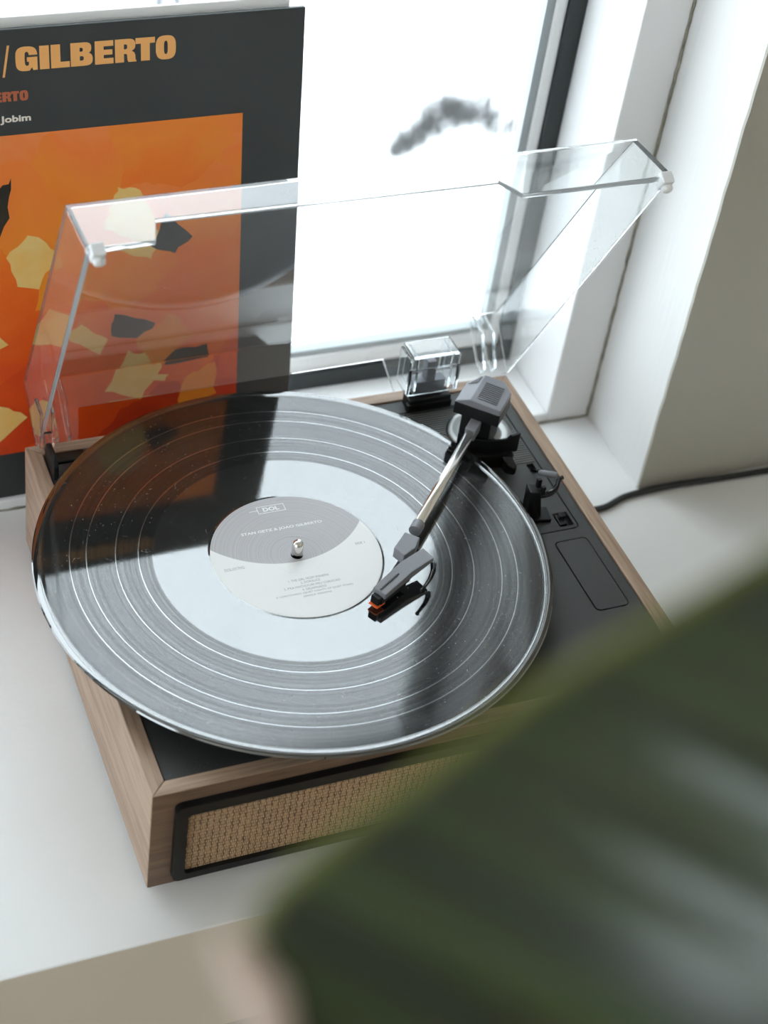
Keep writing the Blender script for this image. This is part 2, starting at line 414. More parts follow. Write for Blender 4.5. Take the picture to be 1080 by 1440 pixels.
def label_mat():
    """printed paper: grey upper field with a pressed ring relief, white lower field bounded by an arc"""
    mt, nt, out = mat_new('record_label_paper')
    L = nt.links.new
    tc = N(nt, 'ShaderNodeTexCoord')
    sub = N(nt, 'ShaderNodeVectorMath', operation='DISTANCE'); sub.inputs[1].default_value = (-0.0016, 0.0547, 0)
    sx = N(nt, 'ShaderNodeSeparateXYZ'); L(tc.outputs['Object'], sx.inputs[0])
    cx = N(nt, 'ShaderNodeCombineXYZ'); L(sx.outputs[0], cx.inputs[0]); L(sx.outputs[1], cx.inputs[1])
    L(cx.outputs[0], sub.inputs[0])
    st = N(nt, 'ShaderNodeMapRange'); st.inputs['From Min'].default_value = 0.0599; st.inputs['From Max'].default_value = 0.0602; L(sub.outputs['Value'], st.inputs['Value'])
    ln = N(nt, 'ShaderNodeVectorMath', operation='LENGTH'); L(cx.outputs[0], ln.inputs[0])
    nz = N(nt, 'ShaderNodeTexNoise', noise_dimensions='1D', Scale=1500.0, Detail=3.0); L(ln.outputs['Value'], nz.inputs['W'])
    mr = N(nt, 'ShaderNodeMapRange'); mr.inputs['From Min'].default_value = 0.35; mr.inputs['From Max'].default_value = 0.7; L(nz.outputs['Fac'], mr.inputs['Value'])
    g = N(nt, 'ShaderNodeMix', data_type='RGBA'); g.inputs[6].default_value = (0.43, 0.42, 0.44, 1); g.inputs[7].default_value = (0.53, 0.52, 0.54, 1); L(mr.outputs[0], g.inputs[0])
    mx = N(nt, 'ShaderNodeMix', data_type='RGBA'); L(st.outputs[0], mx.inputs[0]); L(g.outputs[2], mx.inputs[6]); mx.inputs[7].default_value = (0.86, 0.86, 0.865, 1)
    p = N(nt, 'ShaderNodeBsdfPrincipled', Roughness=0.5); L(mx.outputs[2], p.inputs['Base Color'])
    b = N(nt, 'ShaderNodeBump', Strength=0.12, Distance=0.0002); L(nz.outputs['Fac'], b.inputs['Height']); L(b.outputs[0], p.inputs['Normal'])
    L(p.outputs[0], out.inputs[0])
    return mt
M_label = label_mat()

def weave_mat():
    mt, nt, out = mat_new('woven_speaker_cloth')
    L = nt.links.new
    tc = N(nt, 'ShaderNodeTexCoord'); sx = N(nt, 'ShaderNodeSeparateXYZ')
    nd = N(nt, 'ShaderNodeTexNoise', Scale=180.0, Detail=2.0); L(tc.outputs['Object'], nd.inputs['Vector'])
    mv = N(nt, 'ShaderNodeMix', data_type='VECTOR'); mv.inputs[0].default_value = 0.0012; L(tc.outputs['Object'], mv.inputs[4]); L(nd.outputs['Color'], mv.inputs[5])
    L(mv.outputs[1], sx.inputs[0])
    def fr(sock, k, off=0.0):
        a = N(nt, 'ShaderNodeMath', operation='MULTIPLY_ADD'); a.inputs[1].default_value = k; a.inputs[2].default_value = off; L(sock, a.inputs[0])
        return a.outputs[0]
    u = fr(sx.outputs[0], 1 / 0.0036); v = fr(sx.outputs[2], 1 / 0.0026)
    fu = N(nt, 'ShaderNodeMath', operation='FLOOR'); L(u, fu.inputs[0])
    fv = N(nt, 'ShaderNodeMath', operation='FLOOR'); L(v, fv.inputs[0])
    sm = N(nt, 'ShaderNodeMath', operation='ADD'); L(fu.outputs[0], sm.inputs[0]); L(fv.outputs[0], sm.inputs[1])
    par = N(nt, 'ShaderNodeMath', operation='PINGPONG'); par.inputs[1].default_value = 1.0; L(sm.outputs[0], par.inputs[0])
    ru = N(nt, 'ShaderNodeMath', operation='FRACT'); L(u, ru.inputs[0])
    rv = N(nt, 'ShaderNodeMath', operation='FRACT'); L(v, rv.inputs[0])
    def hump(s):
        a = N(nt, 'ShaderNodeMath', operation='MULTIPLY'); a.inputs[1].default_value = math.pi; L(s, a.inputs[0])
        b = N(nt, 'ShaderNodeMath', operation='SINE'); L(a.outputs[0], b.inputs[0]); return b.outputs[0]
    # split threads in strands
    def strands(s):
        a = N(nt, 'ShaderNodeMath', operation='MULTIPLY'); a.inputs[1].default_value = math.pi * 3; L(s, a.inputs[0])
        b = N(nt, 'ShaderNodeMath', operation='SINE'); L(a.outputs[0], b.inputs[0])
        c = N(nt, 'ShaderNodeMath', operation='ABSOLUTE'); L(b.outputs[0], c.inputs[0]); return c.outputs[0]
    h_h = N(nt, 'ShaderNodeMath', operation='MULTIPLY'); L(strands(rv.outputs[0]), h_h.inputs[0]); L(hump(ru.outputs[0]), h_h.inputs[1])
    h_v = N(nt, 'ShaderNodeMath', operation='MULTIPLY'); L(strands(ru.outputs[0]), h_v.inputs[0]); L(hump(rv.outputs[0]), h_v.inputs[1])
    hm = N(nt, 'ShaderNodeMix', data_type='FLOAT'); L(par.outputs[0], hm.inputs[0]); L(h_h.outputs[0], hm.inputs[2]); L(h_v.outputs[0], hm.inputs[3])
    nn = N(nt, 'ShaderNodeTexNoise', Scale=500.0, Detail=2.0); L(tc.outputs['Object'], nn.inputs['Vector'])
    ad = N(nt, 'ShaderNodeMath', operation='MULTIPLY_ADD'); ad.inputs[1].default_value = 0.8; L(nn.outputs['Fac'], ad.inputs[0]); L(hm.outputs[0], ad.inputs[2])
    rp = N(nt, 'ShaderNodeValToRGB'); e = rp.color_ramp.elements
    e[0].position = 0.34; e[0].color = (0.022, 0.010, 0.004, 1); e[1].position = 1.05; e[1].color = (0.62, 0.42, 0.25, 1)
    e2 = e.new(0.62); e2.color = (0.27, 0.155, 0.080, 1)
    L(ad.outputs[0], rp.inputs[0])
    p = N(nt, 'ShaderNodeBsdfPrincipled', Roughness=0.75); L(rp.outputs[0], p.inputs['Base Color'])
    b = N(nt, 'ShaderNodeBump', Strength=0.9, Distance=0.0006); L(hm.outputs[0], b.inputs['Height']); L(b.outputs[0], p.inputs['Normal'])
    L(p.outputs[0], out.inputs[0])
    return mt
M_weave = weave_mat()

def art_mat():
    """an abstract field of palette-knife oranges"""
    mt, nt, out = mat_new('abstract_orange_print')
    L = nt.links.new
    tc = N(nt, 'ShaderNodeTexCoord')
    ds = N(nt, 'ShaderNodeTexNoise', Scale=16.0, Detail=4.0); L(tc.outputs['Object'], ds.inputs['Vector'])
    mv = N(nt, 'ShaderNodeMix', data_type='VECTOR'); mv.inputs[0].default_value = 0.045; L(tc.outputs['Object'], mv.inputs[4]); L(ds.outputs['Color'], mv.inputs[5])
    v = N(nt, 'ShaderNodeTexVoronoi', Scale=17.0); L(mv.outputs[1], v.inputs['Vector'])
    sp = N(nt, 'ShaderNodeSeparateColor'); L(v.outputs['Color'], sp.inputs[0])
    n2 = N(nt, 'ShaderNodeTexNoise', Scale=9.0, Detail=5.0, Distortion=1.2); L(tc.outputs['Object'], n2.inputs['Vector'])
    sx = N(nt, 'ShaderNodeSeparateXYZ'); L(tc.outputs['Object'], sx.inputs[0])
    gr = N(nt, 'ShaderNodeMapRange'); gr.inputs['From Min'].default_value = 0.0; gr.inputs['From Max'].default_value = 0.217
    gr.inputs['To Min'].default_value = -0.26; gr.inputs['To Max'].default_value = 0.30; L(sx.outputs[2], gr.inputs['Value'])
    a = N(nt, 'ShaderNodeMath', operation='MULTIPLY_ADD'); a.inputs[1].default_value = 0.28; L(sp.outputs[0], a.inputs[0]); L(gr.outputs[0], a.inputs[2])
    a2 = N(nt, 'ShaderNodeMath', operation='MULTIPLY_ADD'); a2.inputs[1].default_value = 0.55; L(n2.outputs['Fac'], a2.inputs[0]); L(a.outputs[0], a2.inputs[2])
    rp = N(nt, 'ShaderNodeValToRGB'); e = rp.color_ramp.elements
    e[0].position = 0.05; e[0].color = (0.55, 0.035, 0.004, 1)
    e[1].position = 0.85; e[1].color = (0.93, 0.33, 0.12, 1)
    for pos, c in ((0.25, (0.76, 0.075, 0.005)), (0.42, (0.88, 0.16, 0.008)), (0.56, (0.88, 0.25, 0.02)), (0.68, (0.90, 0.21, 0.03))):
        q = e.new(pos); q.color = (*c, 1)
    L(a2.outputs[0], rp.inputs[0])
    p = N(nt, 'ShaderNodeBsdfPrincipled', Roughness=0.42); L(rp.outputs[0], p.inputs['Base Color'])
    L(p.outputs[0], out.inputs[0])
    return mt
M_art = art_mat()
M_cream = principled('cream_paint_print', (0.84, 0.58, 0.21), 0.42, var=(45, 1.0, (0.86, 0.46, 0.10)))
M_blackprint = principled('black_paint_print', (0.018, 0.017, 0.013), 0.42, var=(120, 0.5, (0.05, 0.035, 0.02)))
M_amber = principled('amber_paint_print', (0.86, 0.30, 0.018), 0.42, var=(30, 1.0, (0.84, 0.19, 0.012)))

def leaf_mat():
    mt, nt, out = mat_new('waxy_leaf')
    L = nt.links.new
    at = N(nt, 'ShaderNodeAttribute', attribute_name='leaf_uv')
    sx = N(nt, 'ShaderNodeSeparateXYZ'); L(at.outputs['Vector'], sx.inputs[0])
    n = N(nt, 'ShaderNodeTexNoise', noise_dimensions='1D', Scale=120.0, Detail=2.0); L(sx.outputs[0], n.inputs['W'])
    rp = N(nt, 'ShaderNodeValToRGB'); e = rp.color_ramp.elements
    e[0].position = 0.32; e[0].color = (0.003, 0.014, 0.002, 1); e[1].position = 0.70; e[1].color = (0.028, 0.060, 0.007, 1)
    L(n.outputs['Fac'], rp.inputs[0])
    ed = N(nt, 'ShaderNodeMapRange'); ed.inputs['From Min'].default_value = 0.04; ed.inputs['From Max'].default_value = 0.0; L(sx.outputs[1], ed.inputs['Value'])
    mx = N(nt, 'ShaderNodeMix', data_type='RGBA'); L(ed.outputs[0], mx.inputs[0]); L(rp.outputs[0], mx.inputs[6]); mx.inputs[7].default_value = (0.22, 0.25, 0.02, 1)
    p = N(nt, 'ShaderNodeBsdfPrincipled', Roughness=0.28); p.inputs['Specular IOR Level'].default_value = 1.0
    L(mx.outputs[2], p.inputs['Base Color'])
    t = N(nt, 'ShaderNodeBsdfTranslucent'); t.inputs['Color'].default_value = (0.08, 0.12, 0.008, 1)
    ms = N(nt, 'ShaderNodeMixShader'); ms.inputs[0].default_value = 0.12; L(p.outputs[0], ms.inputs[1]); L(t.outputs[0], ms.inputs[2])
    L(ms.outputs[0], out.inputs[0])
    return mt
M_leaf = leaf_mat()
M_midrib = principled('leaf_midrib', (0.16, 0.24, 0.05), 0.45)
M_drytip = principled('dry_leaf_sheath', (0.95, 0.80, 0.74), 0.6, var=(60, 0.6, (0.88, 0.66, 0.56)))
M_snow = principled('fresh_snow', (0.93, 0.94, 0.95), 0.7, bump=(3, 0.3, 0.05))
M_twig = principled('bare_twigs', (0.085, 0.085, 0.085), 0.9)
M_frost = principled('frosted_twigs', (0.17, 0.175, 0.18), 0.9)
M_post = principled('weathered_post', (0.09, 0.095, 0.10), 0.9)

# ------------------------------------------------------------------ setting: sill, walls, window, room
W, D, HP = 0.3294, 0.2813, 0.0788
SZ = -0.0848                     # sill surface

bm = new_bm()
outer = [(-1.5, -0.030), (1.25, -0.030), (1.25, 0.2348), (0.4290, 0.2348), (0.4285, 0.3195), (-1.15, 0.3195), (-1.15, 0.2348), (-1.5, 0.2348)]
add_prism(bm, outer, SZ - 0.104, SZ)
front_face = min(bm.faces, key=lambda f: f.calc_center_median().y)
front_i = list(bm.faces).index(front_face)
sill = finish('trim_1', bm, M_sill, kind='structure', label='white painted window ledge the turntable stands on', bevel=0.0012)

sill.data.materials.append(M_fascia); sill.data.polygons[front_i].material_index = 1  # front face in a darker, warmer tone than the ledge top
def rough_edge(x0, z0, z1, n, amp, seed):
    random.seed(seed)
    return [(x0 + random.uniform(-amp, amp) * (0 if k in (0, n) else 1), z0 + (z1 - z0) * k / n) for k in range(n + 1)]

xL, xR, zT = -1.15, 0.4295, 0.62
def wall_plate(name, x0, x1, z0, z1, holes, y0, y1, mat, **kw):
    bm = new_bm()
    add_plate(bm, [(x0, z0), (x1, z0), (x1, z1), (x0, z1)], holes, y0, y1, lambda x, z, y: (x, y, z))
    return finish(name, bm, mat, kind='structure', **kw)
hole = [(xL, SZ - 0.0002)] + rough_edge(xR, SZ - 0.0002, zT, 60, 0.0004, 3) + [(xL, zT)]
# plaster skin carries the grey paint of the room side; the body behind it makes the white reveals
wall_plate('wall_back', -2.4, 1.25, -H0, 1.70, [hole], 0.235, 0.2375, M_wall, label='greige plaster wall beside the window niche')
wall_plate('trim_2', -2.4, 1.25, -H0, 1.70, [[(xL, SZ - 0.0004), (xR + 0.0002, SZ - 0.0004), (xR + 0.0002, zT), (xL, zT)]], 0.2375, 0.45, M_paint, label='white plaster reveal of the window niche', bevel=0.0)

def box_struct(name, x0, x1, y0, y1, z0, z1, mat, label=None):
    bm = new_bm(); add_box(bm, x0, x1, y0, y1, z0, z1)
    return finish(name, bm, mat, kind='structure', label=label)
bm = new_bm(); add_box(bm, -2.4, 1.25, -3.4, 0.235, -H0 - 0.1, -H0)
finish('floor', bm, M_floor, kind='structure')
bm = new_bm(); add_box(bm, -2.5, 1.35, -3.5, 0.45, 1.70, 1.80)
finish('ceiling', bm, M_room, kind='structure')
box_struct('wall_right', 1.25, 1.35, -3.5, 0.45, -H0, 1.70, M_room)
# left wall opens to an unseen window, added to brighten the room and leaf
bm = new_bm(); add_plate(bm, [(-3.5, -H0), (0.45, -H0), (0.45, 1.70), (-3.5, 1.70)], [[(-2.8, -0.25), (-0.4, -0.25), (-0.4, 1.62), (-2.8, 1.62)]], -2.5, -2.4, lambda y, z, x: (x, y, z))
finish('wall_left', bm, M_room, kind='structure')
bm = new_bm(); add_box(bm, -2.4, 1.25, -3.5, -3.4, -H0, 1.70)
finish('wall_front', bm, M_wall, kind='structure')
for nm, (x0, x1, y0, y1, z0, z1) in (('added_fill_window', (-2.47, -2.43, -2.8, -0.4, -0.25, 1.62)),):
    w = empty(nm, ((x0 + x1) / 2, (y0 + y1) / 2, z0), kind='structure')
    bm = new_bm()
    if nm == 'added_fill_window':
        add_plate(bm, [(y0, z0), (y1, z0), (y1, z1), (y0, z1)], [[(y0 + .06, z0 + .06), ((y0 + y1) / 2 - .03, z0 + .06), ((y0 + y1) / 2 - .03, z1 - .06), (y0 + .06, z1 - .06)], [((y0 + y1) / 2 + .03, z0 + .06), (y1 - .06, z0 + .06), (y1 - .06, z1 - .06), ((y0 + y1) / 2 + .03, z1 - .06)]], x0, x1, lambda a, z, b: (b, a, z))
    else:
        add_plate(bm, [(x0, z0), (x1, z0), (x1, z1), (x0, z1)], [[(x0 + .06, z0 + .06), ((x0 + x1) / 2 - .03, z0 + .06), ((x0 + x1) / 2 - .03, z1 - .06), (x0 + .06, z1 - .06)], [((x0 + x1) / 2 + .03, z0 + .06), (x1 - .06, z0 + .06), (x1 - .06, z1 - .06), ((x0 + x1) / 2 + .03, z1 - .06)]], y0, y1, lambda a, z, b: (a, b, z))
    finish('window_frame', bm, M_frame, parent=w)
    bm = new_bm()
    if nm == 'added_fill_window': add_box(bm, -2.452, -2.448, y0 + .05, y1 - .05, z0 + .05, z1 - .05)
    else: add_box(bm, x0 + .05, x1 - .05, -3.452, -3.448, z0 + .05, z1 - .05)
    finish('pane', bm, M_glass, parent=w)

# the window in the picture
win = empty('window_1', (-0.36, 0.35, SZ), kind='structure', label='white framed window with a black inner gasket')
XF, ZF, YF, YB = 0.3945, -0.0765, 0.318, 0.384
bm = new_bm(); add_box(bm, XF, xR - 0.0004, YF, 0.44, ZF - 0.0083, zT - 0.001); finish('frame_post', bm, M_frame, parent=win, bevel=0.0015)
bm = new_bm(); add_box(bm, xL + 0.0004, xL + 0.035, YF, 0.44, ZF - 0.0083, zT - 0.001); finish('frame_post', bm, M_frame, parent=win, bevel=0.0015)
bm = new_bm(); add_box(bm, xL + 0.035, XF, YF, 0.44, SZ + 0.0001, ZF); finish('bottom_rail', bm, M_frame, parent=win, bevel=0.0012)
bm = new_bm(); add_box(bm, xL + 0.035, XF, YF, 0.44, zT - 0.036, zT - 0.001); finish('head_rail', bm, M_frame, parent=win, bevel=0.0015)
# a centre mullion further left
bm = new_bm(); add_box(bm, -0.43, -0.36, YB, 0.44, ZF, zT - 0.036); finish('mullion', bm, M_frame, parent=win, bevel=0.0015)
for (a, b_) in ((-0.36, XF), (xL + 0.035, -0.43)):
    def ring(x0, x1, z0, z1, t, y0, y1):
        bm = new_bm()
        add_plate(bm, [(x0, z0), (x1, z0), (x1, z1), (x0, z1)], [[(x0 + t[0], z0 + t[1]), (x1 - t[0], z0 + t[1]), (x1 - t[0], z1 - t[1]), (x0 + t[0], z1 - t[1])]], y0, y1, lambda x, z, y: (x, y, z))
        return bm
    zt_ = zT - 0.036
    finish('gasket', ring(a, b_, ZF, zt_, (0.0128, 0.0145), YB, 0.400), M_profile, parent=win, label='black gasket', bevel=0.0008)
    finish('sash', ring(a + 0.0128, b_ - 0.0128, ZF + 0.0145, zt_ - 0.0145, (0.0082, 0.0130), YB + 0.003, 0.400), M_frame, parent=win, bevel=0.0008)
    finish('spacer_bar', ring(a + 0.021, b_ - 0.021, ZF + 0.0275, zt_ - 0.0275, (0.0062, 0.0045), YB + 0.005, 0.398), M_spacer, parent=win, label='grey metal spacer bar')
    bm = new_bm(); add_box(bm, a + 0.022, b_ - 0.022, YB + 0.008, YB + 0.012, ZF + 0.0285, zt_ - 0.0285); finish('pane', bm, M_glass, parent=win)
# dirty caulk lines along the frame
def bead(p0, p1, r, seed):
    random.seed(seed); p0 = Vector(p0); p1 = Vector(p1); n = max(12, int((p1 - p0).length / 0.006))
    bm = new_bm(); add_tube(bm, [p0.lerp(p1, k / n) + Vector((random.uniform(-1, 1), random.uniform(-1, 1), random.uniform(-1, 1))) * r * 0.25 for k in range(n + 1)], [r * random.uniform(0.65, 1.2) for _ in range(n + 1)], 6)
    return bm
finish('caulk_bead', bead((-0.7, YF - 0.0004, SZ + 0.0004), (xR - 0.001, YF - 0.0004, SZ + 0.0004), 0.0011, 1), M_caulk, parent=win, smooth=True)
finish('caulk_bead', bead((xR - 0.0006, YF - 0.0004, SZ + 0.001), (xR - 0.0006, YF - 0.0004, zT - 0.01), 0.0011, 2), M_caulk, parent=win, smooth=True)

# ------------------------------------------------------------------ turntable
tt = empty('turntable', (W / 2, D / 2, SZ), 'walnut wood turntable with woven speaker front and raised clear lid, on the white ledge', 'turntable')
R = 0.0090
def board(pts, mat):
    bm = new_bm(); add_prism(bm, pts, -HP, 0.0)
    return finish('side_board', bm, mat, parent=tt, bevel=0.0006)
board([(0, 0), (R, R), (R, D - R), (0, D)], M_wood_y)
board([(W, 0), (W, D), (W - R, D - R), (W - R, R)], M_wood_y)
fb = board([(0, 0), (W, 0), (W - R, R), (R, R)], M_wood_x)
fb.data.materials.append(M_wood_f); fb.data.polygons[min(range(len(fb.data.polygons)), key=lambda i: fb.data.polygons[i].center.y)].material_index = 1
board([(0, D), (R, D - R), (W - R, D - R), (W, D)], M_wood_x)
bm = new_bm(); add_box(bm, R, W - R, R, D - R, -HP + 0.001, -HP + 0.004); finish('bottom_panel', bm, M_black, parent=tt)
for fx in (0.03, W - 0.03):
    for fy in (0.03, D - 0.03):
        bm = new_bm(); add_lathe(bm, [(0, 0), (0.010, 0), (0.0112, 0.0012), (0.0112, 0.006), (0, 0.006)], 24, (fx, fy, SZ)); finish('foot', bm, M_rubber, parent=tt, smooth=False)
# speaker grille on the front
gx0, gx1, gz0, gz1 = 0.0125, W - 0.0125, -0.0722, -0.0092
bm = new_bm()
add_plate(bm, rrect(gx0, gx1, gz0, gz1, 0.004), [rrect(gx0 + 0.0065, gx1 - 0.0065, gz0 + 0.0052, gz1 - 0.0075, 0.0025)], -0.0046, 0.0006, lambda x, z, y: (x, y, z))
grille = finish('speaker_grille', bm, M_black, parent=tt, label='black framed speaker grille', bevel=0.0012)
bm = new_bm(); add_box(bm, gx0 + 0.006, gx1 - 0.006, -0.0018, 0.0004, gz0 + 0.0048, gz1 - 0.007)
finish('speaker_cloth', bm, M_weave, parent=grille, label='brown basket weave speaker cloth')

# deck with recessed panels
ZD = -0.0010
bm = new_bm()
g = 0.0007
pa = (0.150, 0.3127, 0.1312, 0.2600)      # tonearm area
pb = (0.2898, 0.3126, 0.0620, 0.1226)     # blank rounded panel
add_plate(bm, [(R + 0.0006, R + 0.0006), (W - R - 0.0006, R + 0.0006), (W - R - 0.0006, D - R - 0.0006), (R + 0.0006, D - R - 0.0006)],
          [rrect(*pa, 0.0035), rrect(*pb, 0.0035)], ZD - 0.003, ZD)
deck = finish('deck', bm, M_deck, parent=tt, label='textured black top deck', bevel=0.0003)
bm = new_bm(); add_box(bm, R, W - R, R, D - R, ZD - 0.0045, ZD - 0.0032); finish('deck_base', bm, M_black, parent=deck)
bm = new_bm(); add_plate(bm, rrect(pb[0] + g, pb[1] - g, pb[2] + g, pb[3] - g, 0.003), [], ZD - 0.003, ZD + 0.0002); finish('blank_panel', bm, M_deck, parent=deck, bevel=0.0003)
bm = new_bm()
rib = (0.170, 0.3112, 0.1952, 0.2580)
slot1 = [(0.3040, 0.1858), (0.3092, 0.1858), (0.3092, 0.1950 - 0.0006), (0.3040, 0.1950 - 0.0006)]
slot1 = rrect(0.3040, 0.3090, 0.1842, 0.1938, 0.0006, 2)
slot2 = rrect(0.3003, 0.3101, 0.1345, 0.1468, 0.0008, 2)
add_plate(bm, rrect(pa[0] + g, pa[1] - g, pa[2] + g, pa[3] - g, 0.003), [rrect(*rib, 0.0008, 2), slot1, slot2], ZD - 0.003, ZD - 0.0001)
finish('tonearm_panel', bm, M_deck, parent=deck, bevel=0.0003)
bm = new_bm()
y = rib[2] + 0.0005
while y < rib[3] - 0.001:
    add_prism(bm, [(rib[0], y), (rib[1], y), (rib[1], y + 0.0010), (rib[0], y + 0.0010)], ZD - 0.0030, ZD + 0.0002)
    y += 0.0020
finish('deck_ribs', bm, M_rib, parent=deck, kind='stuff')
# speed switch
bm = new_bm(); add_box(bm, 0.3006, 0.3056, 0.1352, 0.1440, ZD - 0.0025, ZD + 0.0010); add_box(bm, 0.3022, 0.3060, 0.1395, 0.1432, ZD + 0.0010, ZD + 0.0035)
finish('speed_switch', bm, M_gloss, parent=tt, bevel=0.0003)
# platter under the record and spindle
CX, CY = 0.1249, 0.1351
ZR = 0.0160
bm = new_bm(); add_lathe(bm, [(0, 0.002), (0.094, 0.002), (0.098, 0.004), (0.098, 0.0125), (0.096, 0.0140), (0, 0.0140)], 96, (CX, CY, 0))
plat = finish('platter', bm, M_black, parent=tt)
bm = new_bm(); add_lathe(bm, [(0, 0), (0.0034, 0), (0.0034, 0.0105), (0.0029, 0.0121), (0.0018, 0.0131), (0, 0.0134)], 32, (CX, CY, 0.0138))
finish('spindle', bm, M_chrome, parent=tt, label='chrome spindle', smooth=True)

# ---- tonearm
def frame2(o, u, z=0.0):
    """local x = u (plan direction), local y = left of it"""
    u = Vector((u[0], u[1], 0)).normalized(); l = Vector((-u.y, u.x, 0))
    return Matrix(((u.x, l.x, 0, o[0]), (u.y, l.y, 0, o[1]), (0, 0, 1, z), (0, 0, 0, 1)))
arm = None
PC = (0.2868, 0.2300)
bm = new_bm(); add_lathe(bm, [(0, 0), (0.0215, 0), (0.0220, 0.0012), (0.0205, 0.0030), (0.0175, 0.0033), (0.0150, 0.0022), (0.0135, 0.0022), (0.0125, 0.0055), (0.0085, 0.0075), (0.0085, 0.012), (0, 0.012)], 64, (PC[0], PC[1], ZD - 0.001))
arm = finish('tonearm', bm, M_dimsteel, parent=tt, label='black and steel tonearm on a round base', smooth=False, bevel=0)
for p_ in arm.data.polygons: p_.use_smooth = True
F = frame2((0.26755, 0.2064), (0.686, 0.728))    # origin: middle of the housing's front edge; +x to the back, +y to the left
bm = new_bm()
pts = [(0, 0.0149), (0, 0.0056), (0, -0.0149), (0.0215, -0.0149), (0.0300, -0.0075), (0.0300, 0.0062), (0.0215, 0.0149)]
zR = lambda x, y: 0.0468 - 0.039 * (0.0056 - y) - 0.02 * x
zL = lambda x, y: 0.0468 - 0.46 * (y - 0.0056) - 0.02 * x
zt = [zL(*pts[0]), zR(*pts[1]), zR(*pts[2]), zR(*pts[3]), zR(*pts[4]), zR(0.0300, 0.0056), zL(*pts[6])]
pts[5] = (0.0300, 0.0056)
zb = [0.0335, 0.0335, 0.0335, 0.0335, 0.0335, 0.0335, 0.0335]
b_ = [bm.verts.new(F @ Vector((p[0], p[1], z))) for p, z in zip(pts, zb)]
t_ = [bm.verts.new(F @ Vector((p[0], p[1], z))) for p, z in zip(pts, zt)]
bm.faces.new(b_[::-1])
bm.faces.new((t_[0], t_[1], t_[5], t_[6])); bm.faces.new((t_[1], t_[2], t_[3], t_[4], t_[5]))
for i in range(7):
    j = (i + 1) % 7; bm.faces.new((b_[i], b_[j], t_[j], t_[i]))
hou = finish('pivot_housing', bm, M_grey, parent=tt, label='grey angular pivot housing with vent slots', bevel=0.0006)
bm = new_bm(); add_prism(bm, [(-0.0003, 0.0151), (-0.0003, -0.0151), (0.0216, -0.0151), (0.0302, -0.0076), (0.0302, 0.0064), (0.0216, 0.0151)], 0.0330, 0.0420, F)
finish('housing_body', bm, M_black, parent=hou, label='black lower half of the housing', bevel=0.0005)
# vent: dark recess with raised bars
ztop = zR
bm = new_bm()
vp = [(0.0042, 0.0024), (0.0042, -0.0108), (0.0226, -0.0096), (0.0226, 0.0026)]
add_prism(bm, vp, [ztop(*p) - 0.001 for p in vp], [ztop(*p) + 0.0002 for p in vp], F)
finish('vent_recess', bm, M_gloss, parent=hou)
for k in range(10):
    x = 0.0042 + 0.00196 * k
    q = [(x, 0.0024), (x, -0.0108 + 0.0012 * k / 10), (x + 0.0008, -0.0108 + 0.0012 * k / 10), (x + 0.0008, 0.0024)]
    bm = new_bm(); add_prism(bm, q, [ztop(*p) - 0.0004 for p in q], [ztop(*p) + 0.0008 for p in q], F)
    finish('vent_slat', bm, M_grey, parent=hou)
bm = new_bm(); tp = [(0.0195, 0.0132), (0.0275, 0.0072), (0.0205, 0.0075)]
add_prism(bm, tp, 0.040, [0.0434, 0.0462, 0.0460], F); finish('housing_notch', bm, M_gloss, parent=hou, label='dark triangular notch')
bm = new_bm(); add_box(bm, 0.001, 0.024, -0.0105, 0.0095, 0.009, 0.034, F); finish('pivot_yoke', bm, M_black, parent=tt, bevel=0.001)
# collar and tube
T0, T1 = Vector((0.1984, 0.1311, 0.0270)), Vector((0.2614, 0.1987, 0.0290))
bm = new_bm(); add_box(bm, -0.0108, 0.006, -0.0042, 0.0028, 0.0246, 0.0332, F); finish('tube_collar', bm, M_grey, parent=tt, bevel=0.0006)
bm = new_bm(); add_tube(bm, [T0 + (T0 - T1).normalized() * 0.004, T1 + (T1 - T0).normalized() * 0.012], 0.0032, 24); finish('arm_tube', bm, M_steel, parent=tt, label='polished steel tube', smooth=True)
bm = new_bm(); ud = (T1 - T0).normalized(); add_tube(bm, [T0 - ud * 0.006, T0 + ud * 0.0012], 0.0037, 24); finish('tube_ferrule', bm, M_grey, parent=tt, smooth=False)
# head shell clamp
bm = new_bm(); add_prism(bm, [(0.1868, 0.1246), (0.1757, 0.1139), (0.1790, 0.1062), (0.1880, 0.1105), (0.1938, 0.1180)], 0.0225, 0.0300); finish('shell_clamp', bm, M_grey, parent=tt, label='grey five-sided clamp', bevel=0.0006)
# head shell: plan points at z .030
A_, B_, C_, D_, E_, G_ = (0.1749, 0.1019), (0.1920, 0.1090), (0.1952, 0.0997), (0.1780, 0.0922), (0.1580, 0.0812), (0.1532, 0.0888)
bm = new_bm()
tb = [bm.verts.new(Vector((p[0], p[1], z))) for p, z in ((A_, .030), (B_, .0305), (C_, .0305), (D_, .030), (E_, .0275), (G_, .0275))]
bb = [bm.verts.new(Vector((p[0], p[1], z))) for p, z in ((A_, .0245), (B_, .0275), (C_, .0275), (D_, .0245), (E_, .0235), (G_, .0235))]
bm.faces.new((tb[0], tb[1], tb[2], tb[3])); bm.faces.new((tb[0], tb[3], tb[4], tb[5])); bm.faces.new((bb[0], bb[3], bb[2], bb[1])); bm.faces.new((bb[0], bb[5], bb[4], bb[3]))
for i in range(6):
    j = (i + 1) % 6; bm.faces.new((tb[i], tb[j], bb[j], bb[i]))
shell = finish('head_shell', bm, M_grey, parent=tt, label='grey offset head shell', bevel=0.0005)
SF = frame2(((D_[0] + E_[0]) / 2, (D_[1] + E_[1]) / 2), (E_[0] - D_[0], E_[1] - D_[1]))   # +x to the front, +y to the right hand (near side is y=0)
def s2(x, y, z): return SF @ Vector((x, y, z))
bm = new_bm()
